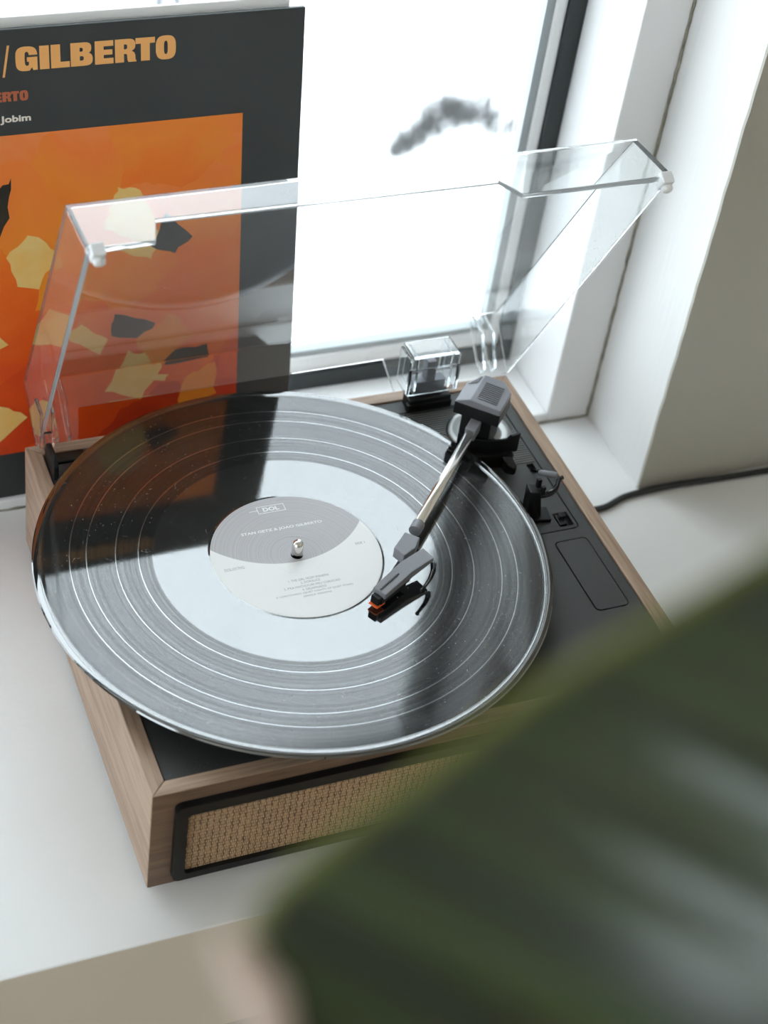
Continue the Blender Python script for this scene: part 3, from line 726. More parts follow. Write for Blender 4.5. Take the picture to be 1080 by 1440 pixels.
slot = [(-0.0055, -0.0052), (0.0105, -0.0052), (0.0105, -0.0044), (-0.0055, -0.0044)]
add_prism(bm, slot, 0.0268, [0.0305 - 0.00011 * (p[0] + 0.0115) * 1000 + 0.00012 for p in slot], SF)
finish('shell_slot', bm, M_gloss, parent=shell, label='narrow dark slot')
bm = new_bm()
add_box(bm, -0.0100, 0.0128, -0.0078, -0.0012, 0.0190, 0.0240, SF)
add_box(bm, 0.0120, 0.0150, -0.0074, -0.0016, 0.0195, 0.0250, SF)
finish('cartridge', bm, M_black, parent=tt, bevel=0.0004)
bm = new_bm(); add_prism(bm, [(0.0090, -0.0080), (0.0158, -0.0078), (0.0158, -0.0014), (0.0090, -0.0010)], 0.0180, [0.0196, 0.0190, 0.0190, 0.0196], SF)
sty = finish('stylus_holder', bm, M_orange, parent=tt, label='orange stylus holder', bevel=0.0003)
bm = new_bm(); add_tube(bm, [s2(0.0085, -0.0045, 0.0184), s2(0.0135, -0.0045, 0.0168)], 0.0004, 8); add_tube(bm, [s2(0.0132, -0.0045, 0.0169), s2(0.0136, -0.0045, 0.01605)], [0.00035, 0.0001], 8)
finish('stylus_needle', bm, M_chrome, parent=sty)
# finger lift: thin curved strip
fl = [(0.1945, 0.0985, 0.0275), (0.1925, 0.0935, 0.0262), (0.1885, 0.0885, 0.0255), (0.1840, 0.0845, 0.0252), (0.1805, 0.0815, 0.0252)]
bm = new_bm(); prev = None
for i, p in enumerate(fl):
    w_ = 0.0016 - 0.0002 * i
    vs = [bm.verts.new(Vector(p) + Vector(d)) for d in ((w_, -w_ * .4, -0.0004), (w_, -w_ * .4, 0.0004), (-w_, w_ * .4, 0.0004), (-w_, w_ * .4, -0.0004))]
    if prev:
        for k in range(4): bm.faces.new((prev[k], prev[(k + 1) % 4], vs[(k + 1) % 4], vs[k]))
    else: bm.faces.new(vs)
    prev = vs
bm.faces.new(prev[::-1])
bmesh.ops.create_uvsphere(bm, u_segments=12, v_segments=8, radius=0.0013, matrix=Matrix.Translation(fl[-1]))
finish('finger_lift', bm, M_gloss, parent=tt, smooth=True)
# cueing platform: curved bar under the tube, around the pivot
bm = new_bm(); n = 18; ring_b = []
for k in range(n + 1):
    a = math.radians(-144 + 74 * k / n); ro = 0.0335
    c = Vector((PC[0] + ro * math.cos(a), PC[1] + ro * math.sin(a), 0)); c2 = Vector((PC[0] + (ro - 0.0022) * math.cos(a), PC[1] + (ro - 0.0022) * math.sin(a), 0))
    zt_ = 0.0205 + (0.0020 if k >= n - 3 else 0.0)
    ring_b.append([bm.verts.new(c + Vector((0, 0, 0.008))), bm.verts.new(c + Vector((0, 0, zt_))), bm.verts.new(c2 + Vector((0, 0, zt_))), bm.verts.new(c2 + Vector((0, 0, 0.008)))])
for r0, r1 in zip(ring_b, ring_b[1:]):
    for k in range(4): bm.faces.new((r0[k], r0[(k + 1) % 4], r1[(k + 1) % 4], r1[k]))
bm.faces.new(ring_b[0]); bm.faces.new(ring_b[-1][::-1])
cue = finish('cueing_bar', bm, M_black, parent=tt, bevel=0.0003)
bm = new_bm()
add_prism(bm, [(0.262, 0.1985), (0.2935, 0.1930), (0.2950, 0.2010), (0.286, 0.214), (0.270, 0.212)], ZD - 0.0005, 0.0100); finish('cueing_base', bm, M_black, parent=cue, bevel=0.0012)
bm = new_bm()
add_prism(bm, [(0.2835, 0.1925), (0.2905, 0.1900), (0.2915, 0.1835), (0.2888, 0.1815), (0.2845, 0.1850)], [0.002, 0.002, 0.0025, 0.0025, 0.002], [0.0125, 0.0120, 0.0095, 0.0088, 0.0100]); finish('anti_skate_knob', bm, M_gloss, parent=tt, label='glossy black knob end', bevel=0.0016, bseg=4)
# cue lever
bm = new_bm(); add_tube(bm, [(0.3065, 0.1895, ZD - 0.002), (0.3050, 0.1800, 0.0050), (0.3052, 0.1768, 0.0070)], 0.0011, 10); lev = finish('cue_lever', bm, M_gloss, parent=tt, smooth=True)
bm = new_bm(); add_tube(bm, [(0.3030, 0.1763, 0.0074), (0.3045, 0.1755, 0.0076), (0.3115, 0.1696, 0.0092), (0.3124, 0.1688, 0.0094)], [0.0012, 0.0019, 0.0022, 0.0018], 14); finish('lever_handle', bm, M_grey, parent=lev, smooth=True)
# arm rest tower with clip
bm = new_bm()
q = [(0.2812, 0.1540), (0.2890, 0.1510), (0.2862, 0.1430), (0.2800, 0.1452)]
q0 = [(0.2828, 0.1552), (0.2925, 0.1540), (0.2915, 0.1440), (0.2818, 0.1448)]
b0 = [bm.verts.new((x, y, ZD - 0.0005)) for x, y in q0]; t0 = [bm.verts.new((x, y, 0.0225)) for x, y in q]
bm.faces.new(b0[::-1]); bm.faces.new(t0)
for i in range(4): bm.faces.new((b0[i], b0[(i + 1) % 4], t0[(i + 1) % 4], t0[i]))
rest = finish('arm_rest', bm, M_black, parent=tt, bevel=0.0006)
bm = new_bm(); add_box(bm, 0.2858, 0.2886, 0.1483, 0.1508, 0.020, 0.0285); add_box(bm, 0.2868, 0.2895, 0.1436, 0.1460, 0.020, 0.0262); finish('rest_prong', bm, M_black, parent=rest, bevel=0.0003)
bm = new_bm(); add_tube(bm, [(0.287, 0.1458, 0.0185), (0.2915, 0.1462, 0.0178), (0.2955, 0.1463, 0.0182), (0.2985, 0.1470, 0.0200), (0.3000, 0.1480, 0.0228), (0.3003, 0.1485, 0.0255), (0.3012, 0.1490, 0.0265), (0.3032, 0.1492, 0.0268)], [0.0022, 0.0022, 0.0020, 0.0018, 0.0016, 0.0015, 0.0014, 0.0015], 10); finish('rest_clip', bm, M_gloss, parent=rest, label='curved black clip', smooth=True)
bm = new_bm(); add_prism(bm, [(0.2835, 0.1540), (0.2985, 0.1520), (0.2965, 0.1400), (0.2845, 0.1420)], ZD - 0.0005, 0.0012); finish('rest_base', bm, M_black, parent=rest, bevel=0.0003)

# ---- dust cover: opened on its hinges, leaning over the back of the deck
lp = dict(L=0.2358, a=0.0241, h1=0.0364, b=0.0129, h2=0.0424, Wl=0.3262)
def rotv(rv):
    v = Vector(rv); return Matrix.Rotation(v.length, 4, v.normalized())
LM = Matrix.Translation((0.1716, 0.3189, 0.0246)) @ rotv((-1.0523, -0.0141, -0.0130))
LW = lp['Wl'] / 2
TH = 0.0026
def lid_point(x, s, n_): return LM @ Vector((x, -s, n_))
bm = new_bm()
def LV(x, s, n_): return bm.verts.new(lid_point(x, s, n_))
# profile points: O (back top), T (front top), V (front bottom), Bk (back bottom)
O = (0.0, 0.0); T = (lp['L'], 0.0); V = (lp['L'] + lp['a'], -lp['h1']); K = (-lp['b'], -lp['h2'])
vO = [LV(-LW, *O), LV(LW, *O)]; vT = [LV(-LW, *T), LV(LW, *T)]; vV = [LV(-LW, *V), LV(LW, *V)]; vK = [LV(-LW, *K), LV(LW, *K)]
bm.faces.new((vO[0], vO[1], vT[1], vT[0]))                       # top panel
bm.faces.new((vO[0], vT[0], vV[0], vK[0])); bm.faces.new((vO[1], vK[1], vV[1], vT[1]))   # sides
def lerp2(A, B, t): return (A[0] + (B[0] - A[0]) * t, A[1] + (B[1] - A[1]) * t)
def skirt(top, bot, va, vb, wa, wb, notch):
    """front or back skirt with a stepped notch; notch = list of (x, t)"""
    loop = [va[0], va[1], vb[1]] + [LV(x, *lerp2(top, bot, t)) for x, t in notch] + [vb[0]]
    bm.faces.new(loop)
skirt(T, V, vT, vV, 0, 0, [(0.080, 1.0), (0.066, 0.56), (-0.121, 0.56), (-0.128, 0.96)][:0] + [(0.0720, 1.0), (0.0655, 0.62), (-0.1230, 0.55), (-0.1285, 1.0)])
skirt(O, K, vO, vK, 0, 0, [(0.150, 1.0), (0.150, 1.0)][:0] + [(0.0775, 1.0), (0.0735, 0.50), (-0.133, 0.50), (-0.137, 1.0)])
lid = finish('dust_cover', bm, M_acrylic, parent=tt, label='clear dusty acrylic lid propped open')
so = lid.modifiers.new('thickness', 'SOLIDIFY'); so.thickness = TH; so.offset = -1.0; so.use_even_offset = True; so.material_offset_rim = 1
lid.data.materials.append(M_edge)
bv = lid.modifiers.new('bevel', 'BEVEL'); bv.width = 0.0004; bv.segments = 2; bv.limit_method = 'ANGLE'; bv.angle_limit = math.radians(35)
# clear stiffening blocks in the back corners of the lid
for sx_ in (-1, 1):
    bm = new_bm(); tmp_bm = []
    for off in (0.0200, 0.0120):
        a_, b2_ = sx_ * (LW - off), sx_ * (LW - off - 0.0020)
        prof_ = [(0.004, -0.0035), (-0.004, -0.0035), (-0.0125, -0.030), (-0.0115, -0.0405), (-0.003, -0.0405), (0.0105, -0.020)]
        lo = [LV(a_, *p_) for p_ in prof_]; hi = [LV(b2_, *p_) for p_ in prof_]
        bm.faces.new(lo); bm.faces.new(hi[::-1])
        for i in range(len(lo)): bm.faces.new((lo[i], lo[(i + 1) % len(lo)], hi[(i + 1) % len(lo)], hi[i]))
    finish('corner_block', bm, M_clear, parent=lid, label='clear corner block', bevel=0.0005)
# soft bumpers at the two front corners
for sx_ in (-1, 1):
    bm = new_bm(); c = lid_point(sx_ * (LW - 0.005), V[0] - 0.002, V[1] - 0.001)
    ax = (lid_point(0, 0, -1) - lid_point(0, 0, 0)).normalized()
    q_ = ax.to_track_quat('Z', 'Y').to_matrix().to_4x4()
    Mx = Matrix.Translation(c) @ q_
    add_box(bm, -0.0035, 0.0035, -0.0045, 0.0045, -0.003, 0.004, Mx)
    add_lathe(bm, [(0, 0.004), (0.0032, 0.004), (0.0032, 0.0065), (0.0022, 0.0075), (0, 0.0078)], 16, (0, 0, 0), Mx)
    finish('bumper', bm, M_bumper, parent=lid, label='white rubber bumper', bevel=0.0008)

# hinges: black bases on the deck, clear housings on the lid
def hinge(x0, x1, slim):
    bm = new_bm()
    add_box(bm, x0, x1, 0.2605, 0.2715, ZD - 0.0005, 0.0080)
    add_prism(bm, [(x0 - 0.001, 0.2600), (x1 + 0.001, 0.2600), (x1 + 0.001, 0.2640), (x0 - 0.001, 0.2640)], ZD - 0.0005, 0.0045)
    h = finish('hinge', bm, M_black, parent=tt, label='black hinge base', bevel=0.0008)
    bm = new_bm()
    xm = (x0 + x1) / 2; w2 = (x1 - x0) * 0.36
    add_box(bm, xm - w2, xm + w2, 0.2655, 0.2735, 0.0070, 0.0190)
    add_box(bm, xm - w2 * 0.3, xm + w2 * 0.3, 0.266, 0.273, 0.018, 0.0340)
    finish('hinge_tongue', bm, M_grey, parent=h, bevel=0.0006)
    bm = new_bm()
    for (a, b2) in ((x0 - 0.003, x0 - 0.0008), (x1 + 0.0008, x1 + 0.003)):
        add_box(bm, a, b2, 0.2625, 0.2795, 0.0120, 0.0400)
    add_box(bm, x0 - 0.003, x1 + 0.003, 0.2605, 0.2625, 0.0120, 0.0330)
    add_box(bm, x0 - 0.001, x1 + 0.001, 0.2625, 0.2800, 0.0402, 0.0425)
    add_box(bm, xm - w2 - 0.002, xm - w2 - 0.0005, 0.2630, 0.2790, 0.0140, 0.0395)
    add_box(bm, xm + w2 + 0.0005, xm + w2 + 0.002, 0.2630, 0.2790, 0.0140, 0.0395)
    finish('hinge_cover', bm, M_clear, parent=h, label='clear plastic hinge cover', bevel=0.0006)
hinge(0.2485, 0.2785, False)
# left hinge: a slim black cheek and its clear block
bm = new_bm()
add_prism(bm, rrect(0.2475, 0.2705, ZD - 0.0008, 0.0135, 0.0055), 0.0098, 0.0132)
bm.free(); bm = new_bm()
loop = rrect(0.2475, 0.2705, -0.0030, 0.0135, 0.0060, 6)
lo = [bm.verts.new((0.0098, a, b2)) for a, b2 in loop]; hi = [bm.verts.new((0.0132, a, b2)) for a, b2 in loop]
bm.faces.new(lo[::-1]); bm.faces.new(hi)
for i in range(len(lo)): bm.faces.new((lo[i], lo[(i + 1) % len(lo)], hi[(i + 1) % len(lo)], hi[i]))
hl = finish('hinge', bm, M_black, parent=tt, label='black hinge base', bevel=0.0008)
bm = new_bm(); add_box(bm, 0.0145, 0.034, 0.2620, 0.2712, ZD - 0.0005, 0.0012); finish('hinge_block', bm, M_black, parent=hl, bevel=0.001)
bm = new_bm()
add_box(bm, 0.0070, 0.0090, 0.2700, 0.2860, 0.006, 0.034); add_box(bm, 0.0140, 0.0160, 0.2700, 0.2860, 0.006, 0.034); add_box(bm, 0.0090, 0.0140, 0.2680, 0.2702, 0.006, 0.020)
finish('hinge_cover', bm, M_clear, parent=hl, label='clear plastic hinge cover', bevel=0.0006)

# ------------------------------------------------------------------ record on the platter
rec = empty('vinyl_record', (CX, CY, 0.0142), 'black vinyl record lying on the turntable platter, needle in its grooves', 'record')
gaps = [0.0912, 0.1041, 0.1206, 0.1300]
prof = [(0.0035, 0.0142), (0.0035, 0.0160), (0.0505, 0.0160), (0.0512, 0.01585), (0.0516, 0.01585), (0.0830, 0.01585), (0.1200, 0.01585)]
prof += [(0.1443, 0.01585), (0.1447, 0.01585), (0.1462, 0.01625), (0.1488, 0.01640), (0.1503, 0.0160), (0.1510, 0.0152), (0.1503, 0.0144), (0.1480, 0.0142), (0.0035, 0.0142)]
bm = new_bm()
segs = 256
add_lathe(bm, prof, segs, (CX, CY, 0))
disc = finish('disc', bm, M_vinyl, parent=rec)
for p_ in disc.data.polygons: p_.use_smooth = True
try:
    disc.data.set_sharp_from_angle(angle=math.radians(25))
except Exception: pass
for r_ in gaps:
    bm = new_bm(); add_lathe(bm, [(r_ - 0.00034, 0.01580), (r_ - 0.00030, 0.01589), (r_ + 0.00030, 0.01589), (r_ + 0.00034, 0.01580)], 200, (CX, CY, 0))
    finish('track_gap', bm, M_gap, parent=disc)
bm = new_bm(); add_lathe(bm, [(0.0036, 0.0160), (0.0036, 0.01615), (0.0152, 0.01615), (0.0154, 0.01605), (0.0156, 0.01615), (0.0499, 0.01615), (0.0502, 0.0160)], 160, (CX, CY, 0))
lab = finish('label', bm, M_label, parent=rec, label='round paper label, grey above and white below')

def text_mesh(name, s, size, mat, xf, align='CENTER', offset=0.0, xscale=1.0, depth=0.00004, parent=None, fit=None, spacing=1.0, label=None):
    """flat print: text curve turned into a mesh, mapped by xf(x, y, z) -> scene point"""
    c = bpy.data.curves.new(name, 'FONT'); c.body = s; c.size = size; c.align_x = align; c.offset = offset; c.extrude = depth; c.space_character = spacing
    c.resolution_u = 3
    tmp = bpy.data.objects.new('tmp_text', c); scene.collection.objects.link(tmp)
    dg = bpy.context.evaluated_depsgraph_get(); dg.update()
    me = bpy.data.meshes.new_from_object(tmp.evaluated_get(dg))
    bpy.data.objects.remove(tmp); bpy.data.curves.remove(c)
    b = bmesh.new(); b.from_mesh(me); bpy.data.meshes.remove(me)
    xs = [v.co.x for v in b.verts]; ys = [v.co.y for v in b.verts]
    x0, x1, y0, y1 = min(xs), max(xs), min(ys), max(ys)
    for v in b.verts:
        x, y, z = v.co
        if fit:   # (x0, x1, y0, y1) target box
            x = fit[0] + (x - x0) / (x1 - x0) * (fit[1] - fit[0]); y = fit[2] + (y - y0) / (y1 - y0) * (fit[3] - fit[2])
        else: x *= xscale
        v.co = xf(x, y, z)
    bmesh.ops.remove_doubles(b, verts=b.verts, dist=1e-7)
    return finish(name, b, mat, parent=parent, label=label)
def on_label(x, y, z): return Vector((CX + x / 1000, CY + y / 1000, 0.01618 + z))
def ltext(s, x0, x1, y0, y1, mat, off): text_mesh('lettering', s, 3, mat, on_label, fit=(x0, x1, y0, y1), offset=off, parent=lab, depth=0.00003)
ltext('DOL', -7.0, 3.0, 39.3, 42.6, M_lab_white, 0.09)
ltext('STAN GETZ & JOAO GILBERTO', -26.2, 24.0, 21.9, 24.5, M_lab_white, 0.06)
ltext('DOL1017HG', -44.6, -32.8, -3.4, -1.2, M_lab_ink, 0.0)
ltext('SIDE 1', 36.6, 42.5, -0.6, 1.2, M_lab_ink, 0.0)
for s, x0, x1, y0 in (('1. THE GIRL FROM IPANEMA', -12, 12.5, -20.6), ('2. DORALICE', -5.5, 6.2, -23.2), ("3. P'RA MACHUCAR MEU CORACAO", -16.5, 17.5, -26.0), ('4. DESAFINADO', -6.4, 8.2, -28.7), ('5. CORCOVADO (QUIET NIGHTS OF QUIET STARS)', -23, 23.5, -31.4), ('(SINGLE VERSION)', -7.5, 9.5, -34.0)):
    ltext(s, x0, x1, y0, y0 + 1.7, M_lab_ink, -0.01)
bm = new_bm()
add_plate(bm, [(-10.6, 37.9), (6.6, 37.9), (6.6, 43.9), (-10.6, 43.9)], [[(-10.2, 38.3), (6.2, 38.3), (6.2, 43.5), (-10.2, 43.5)]], 0, 0.00004, lambda x, y, z: tuple(on_label(x, y, z)))
add_prism(bm, [tuple(on_label(*p, 0))[:2] for p in ((-15.5, 40.7), (-10.6, 40.7), (-10.6, 41.1), (-15.5, 41.1))], 0.01618, 0.01622)
finish('label_box', bm, M_lab_white, parent=lab)

# ------------------------------------------------------------------ record jacket leaning against the window
JB = Vector((0.193, 0.324, -0.0765)); jt, jy = 0.1454, 0.015
jux = Vector((math.cos(jy), math.sin(jy), 0)); jf = Vector((-math.sin(jy), math.cos(jy), 0))
jup = Vector((0, 0, 1)) * math.cos(jt) + jf * math.sin(jt); jn = jux.cross(jup)      # jn points to the room
def on_j(u, v, n_=0.0): return JB + jux * u + jup * v + jn * n_
JM = Matrix.Translation(JB) @ Matrix((jux, jup, jn)).transposed().to_4x4()
jk = empty('record_jacket', tuple(on_j(-0.1575, 0, -0.002)), 'dark record jacket with orange abstract artwork leaning against the window', 'record jacket')
bm = new_bm(); add_box(bm, -0.315, 0, 0.0, 0.315, -0.0035, 0, JM); finish('cover', bm, M_jacket, parent=jk, bevel=0.0008, bseg=3)
def flat(name, pts, z, mat, parent, th=0.00025):
    bm = new_bm(); add_prism(bm, pts, z, z + th, JM); return finish(name, bm, mat, parent=parent)
art = flat('artwork', [(-0.256, 0.0337), (-0.0385, 0.0337), (-0.0385, 0.2520), (-0.256, 0.2520)], 0.0, M_art, jk)
art['label'] = 'square orange abstract painting'
def blob(pts, jag, seed, sub=4):
    random.seed(seed); out = []
    for i in range(len(pts)):
        a, b2 = Vector(pts[i]), Vector(pts[(i + 1) % len(pts)])
        for k in range(sub):
            p_ = a.lerp(b2, k / sub); out.append((p_.x + random.uniform(-jag, jag), p_.y + random.uniform(-jag, jag)))
    return out
patches = [  # palette-knife patches of the print: own arrangement in the same palette
    ('cream', [(-0.125, 0.208), (-0.108, 0.224), (-0.088, 0.212), (-0.079, 0.203), (-0.085, 0.190), (-0.120, 0.186), (-0.131, 0.196)], 0.0012),
    ('cream', [(-0.196, 0.176), (-0.176, 0.186), (-0.160, 0.174), (-0.172, 0.153), (-0.196, 0.150)], 0.0012),
    ('amber', [(-0.168, 0.160), (-0.146, 0.176), (-0.138, 0.150), (-0.150, 0.132), (-0.166, 0.136)], 0.0014),
    ('cream', [(-0.164, 0.136), (-0.150, 0.133), (-0.146, 0.112), (-0.157, 0.108)], 0.0010),
    ('black', [(-0.210, 0.192), (-0.178, 0.200), (-0.166, 0.197), (-0.186, 0.184), (-0.210, 0.178)], 0.0010),
    ('black', [(-0.098, 0.180), (-0.074, 0.184), (-0.080, 0.160), (-0.094, 0.164)], 0.0008),
    ('black', [(-0.116, 0.139), (-0.101, 0.138), (-0.108, 0.111), (-0.121, 0.115)], 0.0008),
    ('black', [(-0.070, 0.099), (-0.058, 0.096), (-0.066, 0.068), (-0.078, 0.070)], 0.0008),
    ('cream', [(-0.142, 0.098), (-0.110, 0.101), (-0.104, 0.084), (-0.112, 0.072), (-0.138, 0.074)], 0.0014),
    ('cream', [(-0.094, 0.098), (-0.088, 0.094), (-0.074, 0.076), (-0.079, 0.075)], 0.0006),
    ('amber', [(-0.068, 0.086), (-0.046, 0.080), (-0.042, 0.058), (-0.066, 0.060)], 0.0016),
    ('cream', [(-0.200, 0.082), (-0.182, 0.086), (-0.180, 0.060), (-0.200, 0.054)], 0.0010),
    ('amber', [(-0.112, 0.132), (-0.086, 0.138), (-0.080, 0.110), (-0.100, 0.100)], 0.0016),
    ('cream', [(-0.240, 0.130), (-0.222, 0.142), (-0.212, 0.112), (-0.236, 0.100)], 0.0010),
    ('black', [(-0.236, 0.230), (-0.222, 0.226), (-0.230, 0.196), (-0.240, 0.202)], 0.0008)]
pm = dict(cream=M_cream, black=M_blackprint, amber=M_amber)
for i, (c, pts, jag) in enumerate(patches):
    random.seed(300 + i)
    mx_, my_ = sum(p_[0] for p_ in pts) / len(pts), sum(p_[1] for p_ in pts) / len(pts)
    ra, dx_, dy_ = math.radians(random.uniform(35, 150)), random.uniform(-0.016, 0.016), random.uniform(-0.016, 0.016)
    pts = [(mx_ + dx_ + (x - mx_) * math.cos(ra) - (y_ - my_) * math.sin(ra), my_ + dy_ + (x - mx_) * math.sin(ra) + (y_ - my_) * math.cos(ra)) for x, y_ in pts]
    pts = [(min(max(x, -0.2535), -0.0410), min(max(y_, 0.0362), 0.2495)) for x, y_ in pts]
    flat('paint_patch', blob(pts, jag, 20 + i), 0.0002, pm[c], art, 0.00012 + 0.00001 * i)
def on_jt(x, y, z): return on_j(x / 1000, y / 1000, 0.00002 + z)
def jtext(s, x0, x1, y0, y1, mat, off, label): text_mesh('lettering', s, 10, mat, on_jt, fit=(x0, x1, y0, y1), offset=off, parent=jk, depth=0.0001, label=label)
def arc(cx, cy_, rx, ry, a0, a1, n=7, p=0.72):
    """superelliptic arc"""
    out = []
    for k in range(n + 1):
        a = math.radians(a0 + (a1 - a0) * k / n); c, q = math.cos(a), math.sin(a)
        out.append((cx + rx * math.copysign(abs(c) ** p, c), cy_ + ry * math.copysign(abs(q) ** p, q)))
    return out
GLYPH = {   # width, outline, holes in a unit-high box: heavy grotesque capitals
    'I': (0.39, [(0, 0), (0.39, 0), (0.39, 1), (0, 1)], []),
    'L': (0.77, [(0, 0), (0.77, 0), (0.77, 0.25), (0.39, 0.25), (0.39, 1), (0, 1)], []),
    'T': (0.83, [(0.225, 0), (0.605, 0), (0.605, 0.75), (0.83, 0.75), (0.83, 1), (0, 1), (0, 0.75), (0.225, 0.75)], []),
    'E': (0.78, [(0, 0), (0.78, 0), (0.78, 0.24), (0.37, 0.24), (0.37, 0.39), (0.74, 0.39), (0.74, 0.61), (0.37, 0.61), (0.37, 0.76), (0.78, 0.76), (0.78, 1), (0, 1)], []),
    'O': (0.88, arc(0.44, 0.5, 0.44, 0.52, 0, 355, 36, 0.68), [arc(0.44, 0.5, 0.085, 0.29, 0, 345, 20, 0.7)]),
    'B': (0.92, [(0, 0), (0.52, 0)] + arc(0.56, 0.28, 0.36, 0.28, -90, 62, 8) + arc(0.54, 0.755, 0.33, 0.245, -58, 90, 8) + [(0.52, 1), (0, 1)],
          [[(0.38, 0.23), (0.49, 0.23), (0.545, 0.27), (0.545, 0.38), (0.49, 0.42), (0.38, 0.42)], [(0.38, 0.61), (0.47, 0.61), (0.515, 0.65), (0.515, 0.74), (0.47, 0.78), (0.38, 0.78)]]),
    'R': (0.92, [(0, 0), (0.38, 0), (0.38, 0.36), (0.47, 0.36), (0.52, 0.31), (0.53, 0.10), (0.57, 0), (0.92, 0), (0.92, 0.04), (0.88, 0.10), (0.87, 0.30), (0.82, 0.41), (0.72, 0.47)] + arc(0.54, 0.735, 0.34, 0.265, -40, 90, 8) + [(0.52, 1), (0, 1)],
          [[(0.38, 0.56), (0.47, 0.56), (0.525, 0.60), (0.525, 0.73), (0.47, 0.77), (0.38, 0.77)]]),
    'G': (0.92, [(0.90, 0.56), (0.47, 0.56), (0.47, 0.37), (0.55, 0.37), (0.55, 0.25), (0.50, 0.20), (0.44, 0.20), (0.385, 0.27), (0.375, 0.50), (0.385, 0.73), (0.44, 0.80), (0.50, 0.79), (0.55, 0.72), (0.55, 0.65), (0.90, 0.65)] + arc(0.45, 0.62, 0.45, 0.40, 10, 180, 10) + arc(0.40, 0.38, 0.40, 0.40, 180, 290, 8) + [(0.60, 0.05), (0.68, 0.12), (0.71, 0.0), (0.90, 0.0)], []),
}
def glyphs(word, boxes, y0, y1, mat, label):
    for ch, (gx0, gx1) in zip(word, boxes):
        w_, out, hol = GLYPH[ch]
        tr = lambda P: [(gx0 + (gx1 - gx0) * p_[0] / w_, y0 + (y1 - y0) * p_[1]) for p_ in P]
        bm = new_bm(); add_plate(bm, tr(out), [tr(h) for h in hol], 0, 0.00012, lambda x, y, z: on_j(x, y, 0.00002 + z))
        finish('letter', bm, mat, parent=jk, label=label)
gz = [(82, 205), (215, 268), (278, 382), (388, 512), (525, 630), (640, 762), (758, 870), (875, 992)]
glyphs('GILBERTO', [(-0.1759 + (a - 82) / 910 * 0.0949, -0.1759 + (b2 - 82) / 910 * 0.0949) for a, b2 in gz], 0.2902, 0.3041, M_ink_o, 'heavy pale orange capital')
sx0, k_ = -0.1696, 0.0000423
glyphs('BERTO', [(sx0 - (992 - a) * k_, sx0 - (992 - b2) * k_) for a, b2 in gz[3:]], 0.2726, 0.2785, M_ink_r, 'russet capital')
flat('slash', [(-0.1838, 0.2872), (-0.1825, 0.2872), (-0.1791, 0.3057), (-0.1804, 0.3057)], 0.0, M_ink_o, jk)
jtext('Jobim', -186.6, -168.6, 258.7, 264.0, M_ink_w, 0.30, 'pale letters')

# white inner sleeve behind the jacket
bm = new_bm(); add_box(bm, -0.323, -0.0080, 0.0008, 0.3200, -0.0088, -0.0060, JM)
finish('paper_sleeve', bm, M_sleeve, label='plain white record sleeve standing behind the dark jacket', cat='record sleeve', bevel=0.0006)

# ------------------------------------------------------------------ power cord
cp = [(0.250, 0.310, SZ + 0.0022), (0.300, 0.300, SZ + 0.0022), (0.340, 0.262, SZ + 0.0022), (0.366, 0.226, SZ + 0.0022), (0.3907, 0.2200, SZ + 0.0022), (0.4157, 0.2272, SZ + 0.0024), (0.4509, 0.2292, SZ + 0.0026), (0.490, 0.2280, SZ + 0.0026), (0.5327, 0.2270, SZ + 0.0026), (0.62, 0.2250, SZ + 0.0026), (0.80, 0.2200, SZ + 0.0026)]
def catmull(P, n=8):
    P = [Vector(p) for p in P]; out = []
    for i in range(len(P) - 1):
        p0, p1, p2, p3 = P[max(i - 1, 0)], P[i], P[i + 1], P[min(i + 2, len(P) - 1)]
        for k in range(n):
            t = k / n
            out.append(0.5 * ((2 * p1) + (p2 - p0) * t + (2 * p0 - 5 * p1 + 4 * p2 - p3) * t * t + (3 * p1 - p0 - 3 * p2 + p3) * t ** 3))
    out.append(P[-1]); return out
bm = new_bm(); add_tube(bm, catmull(cp), 0.0024, 12)
finish('power_cord', bm, M_cord, label='black power cord running along the ledge to the right', cat='cord', smooth=True)

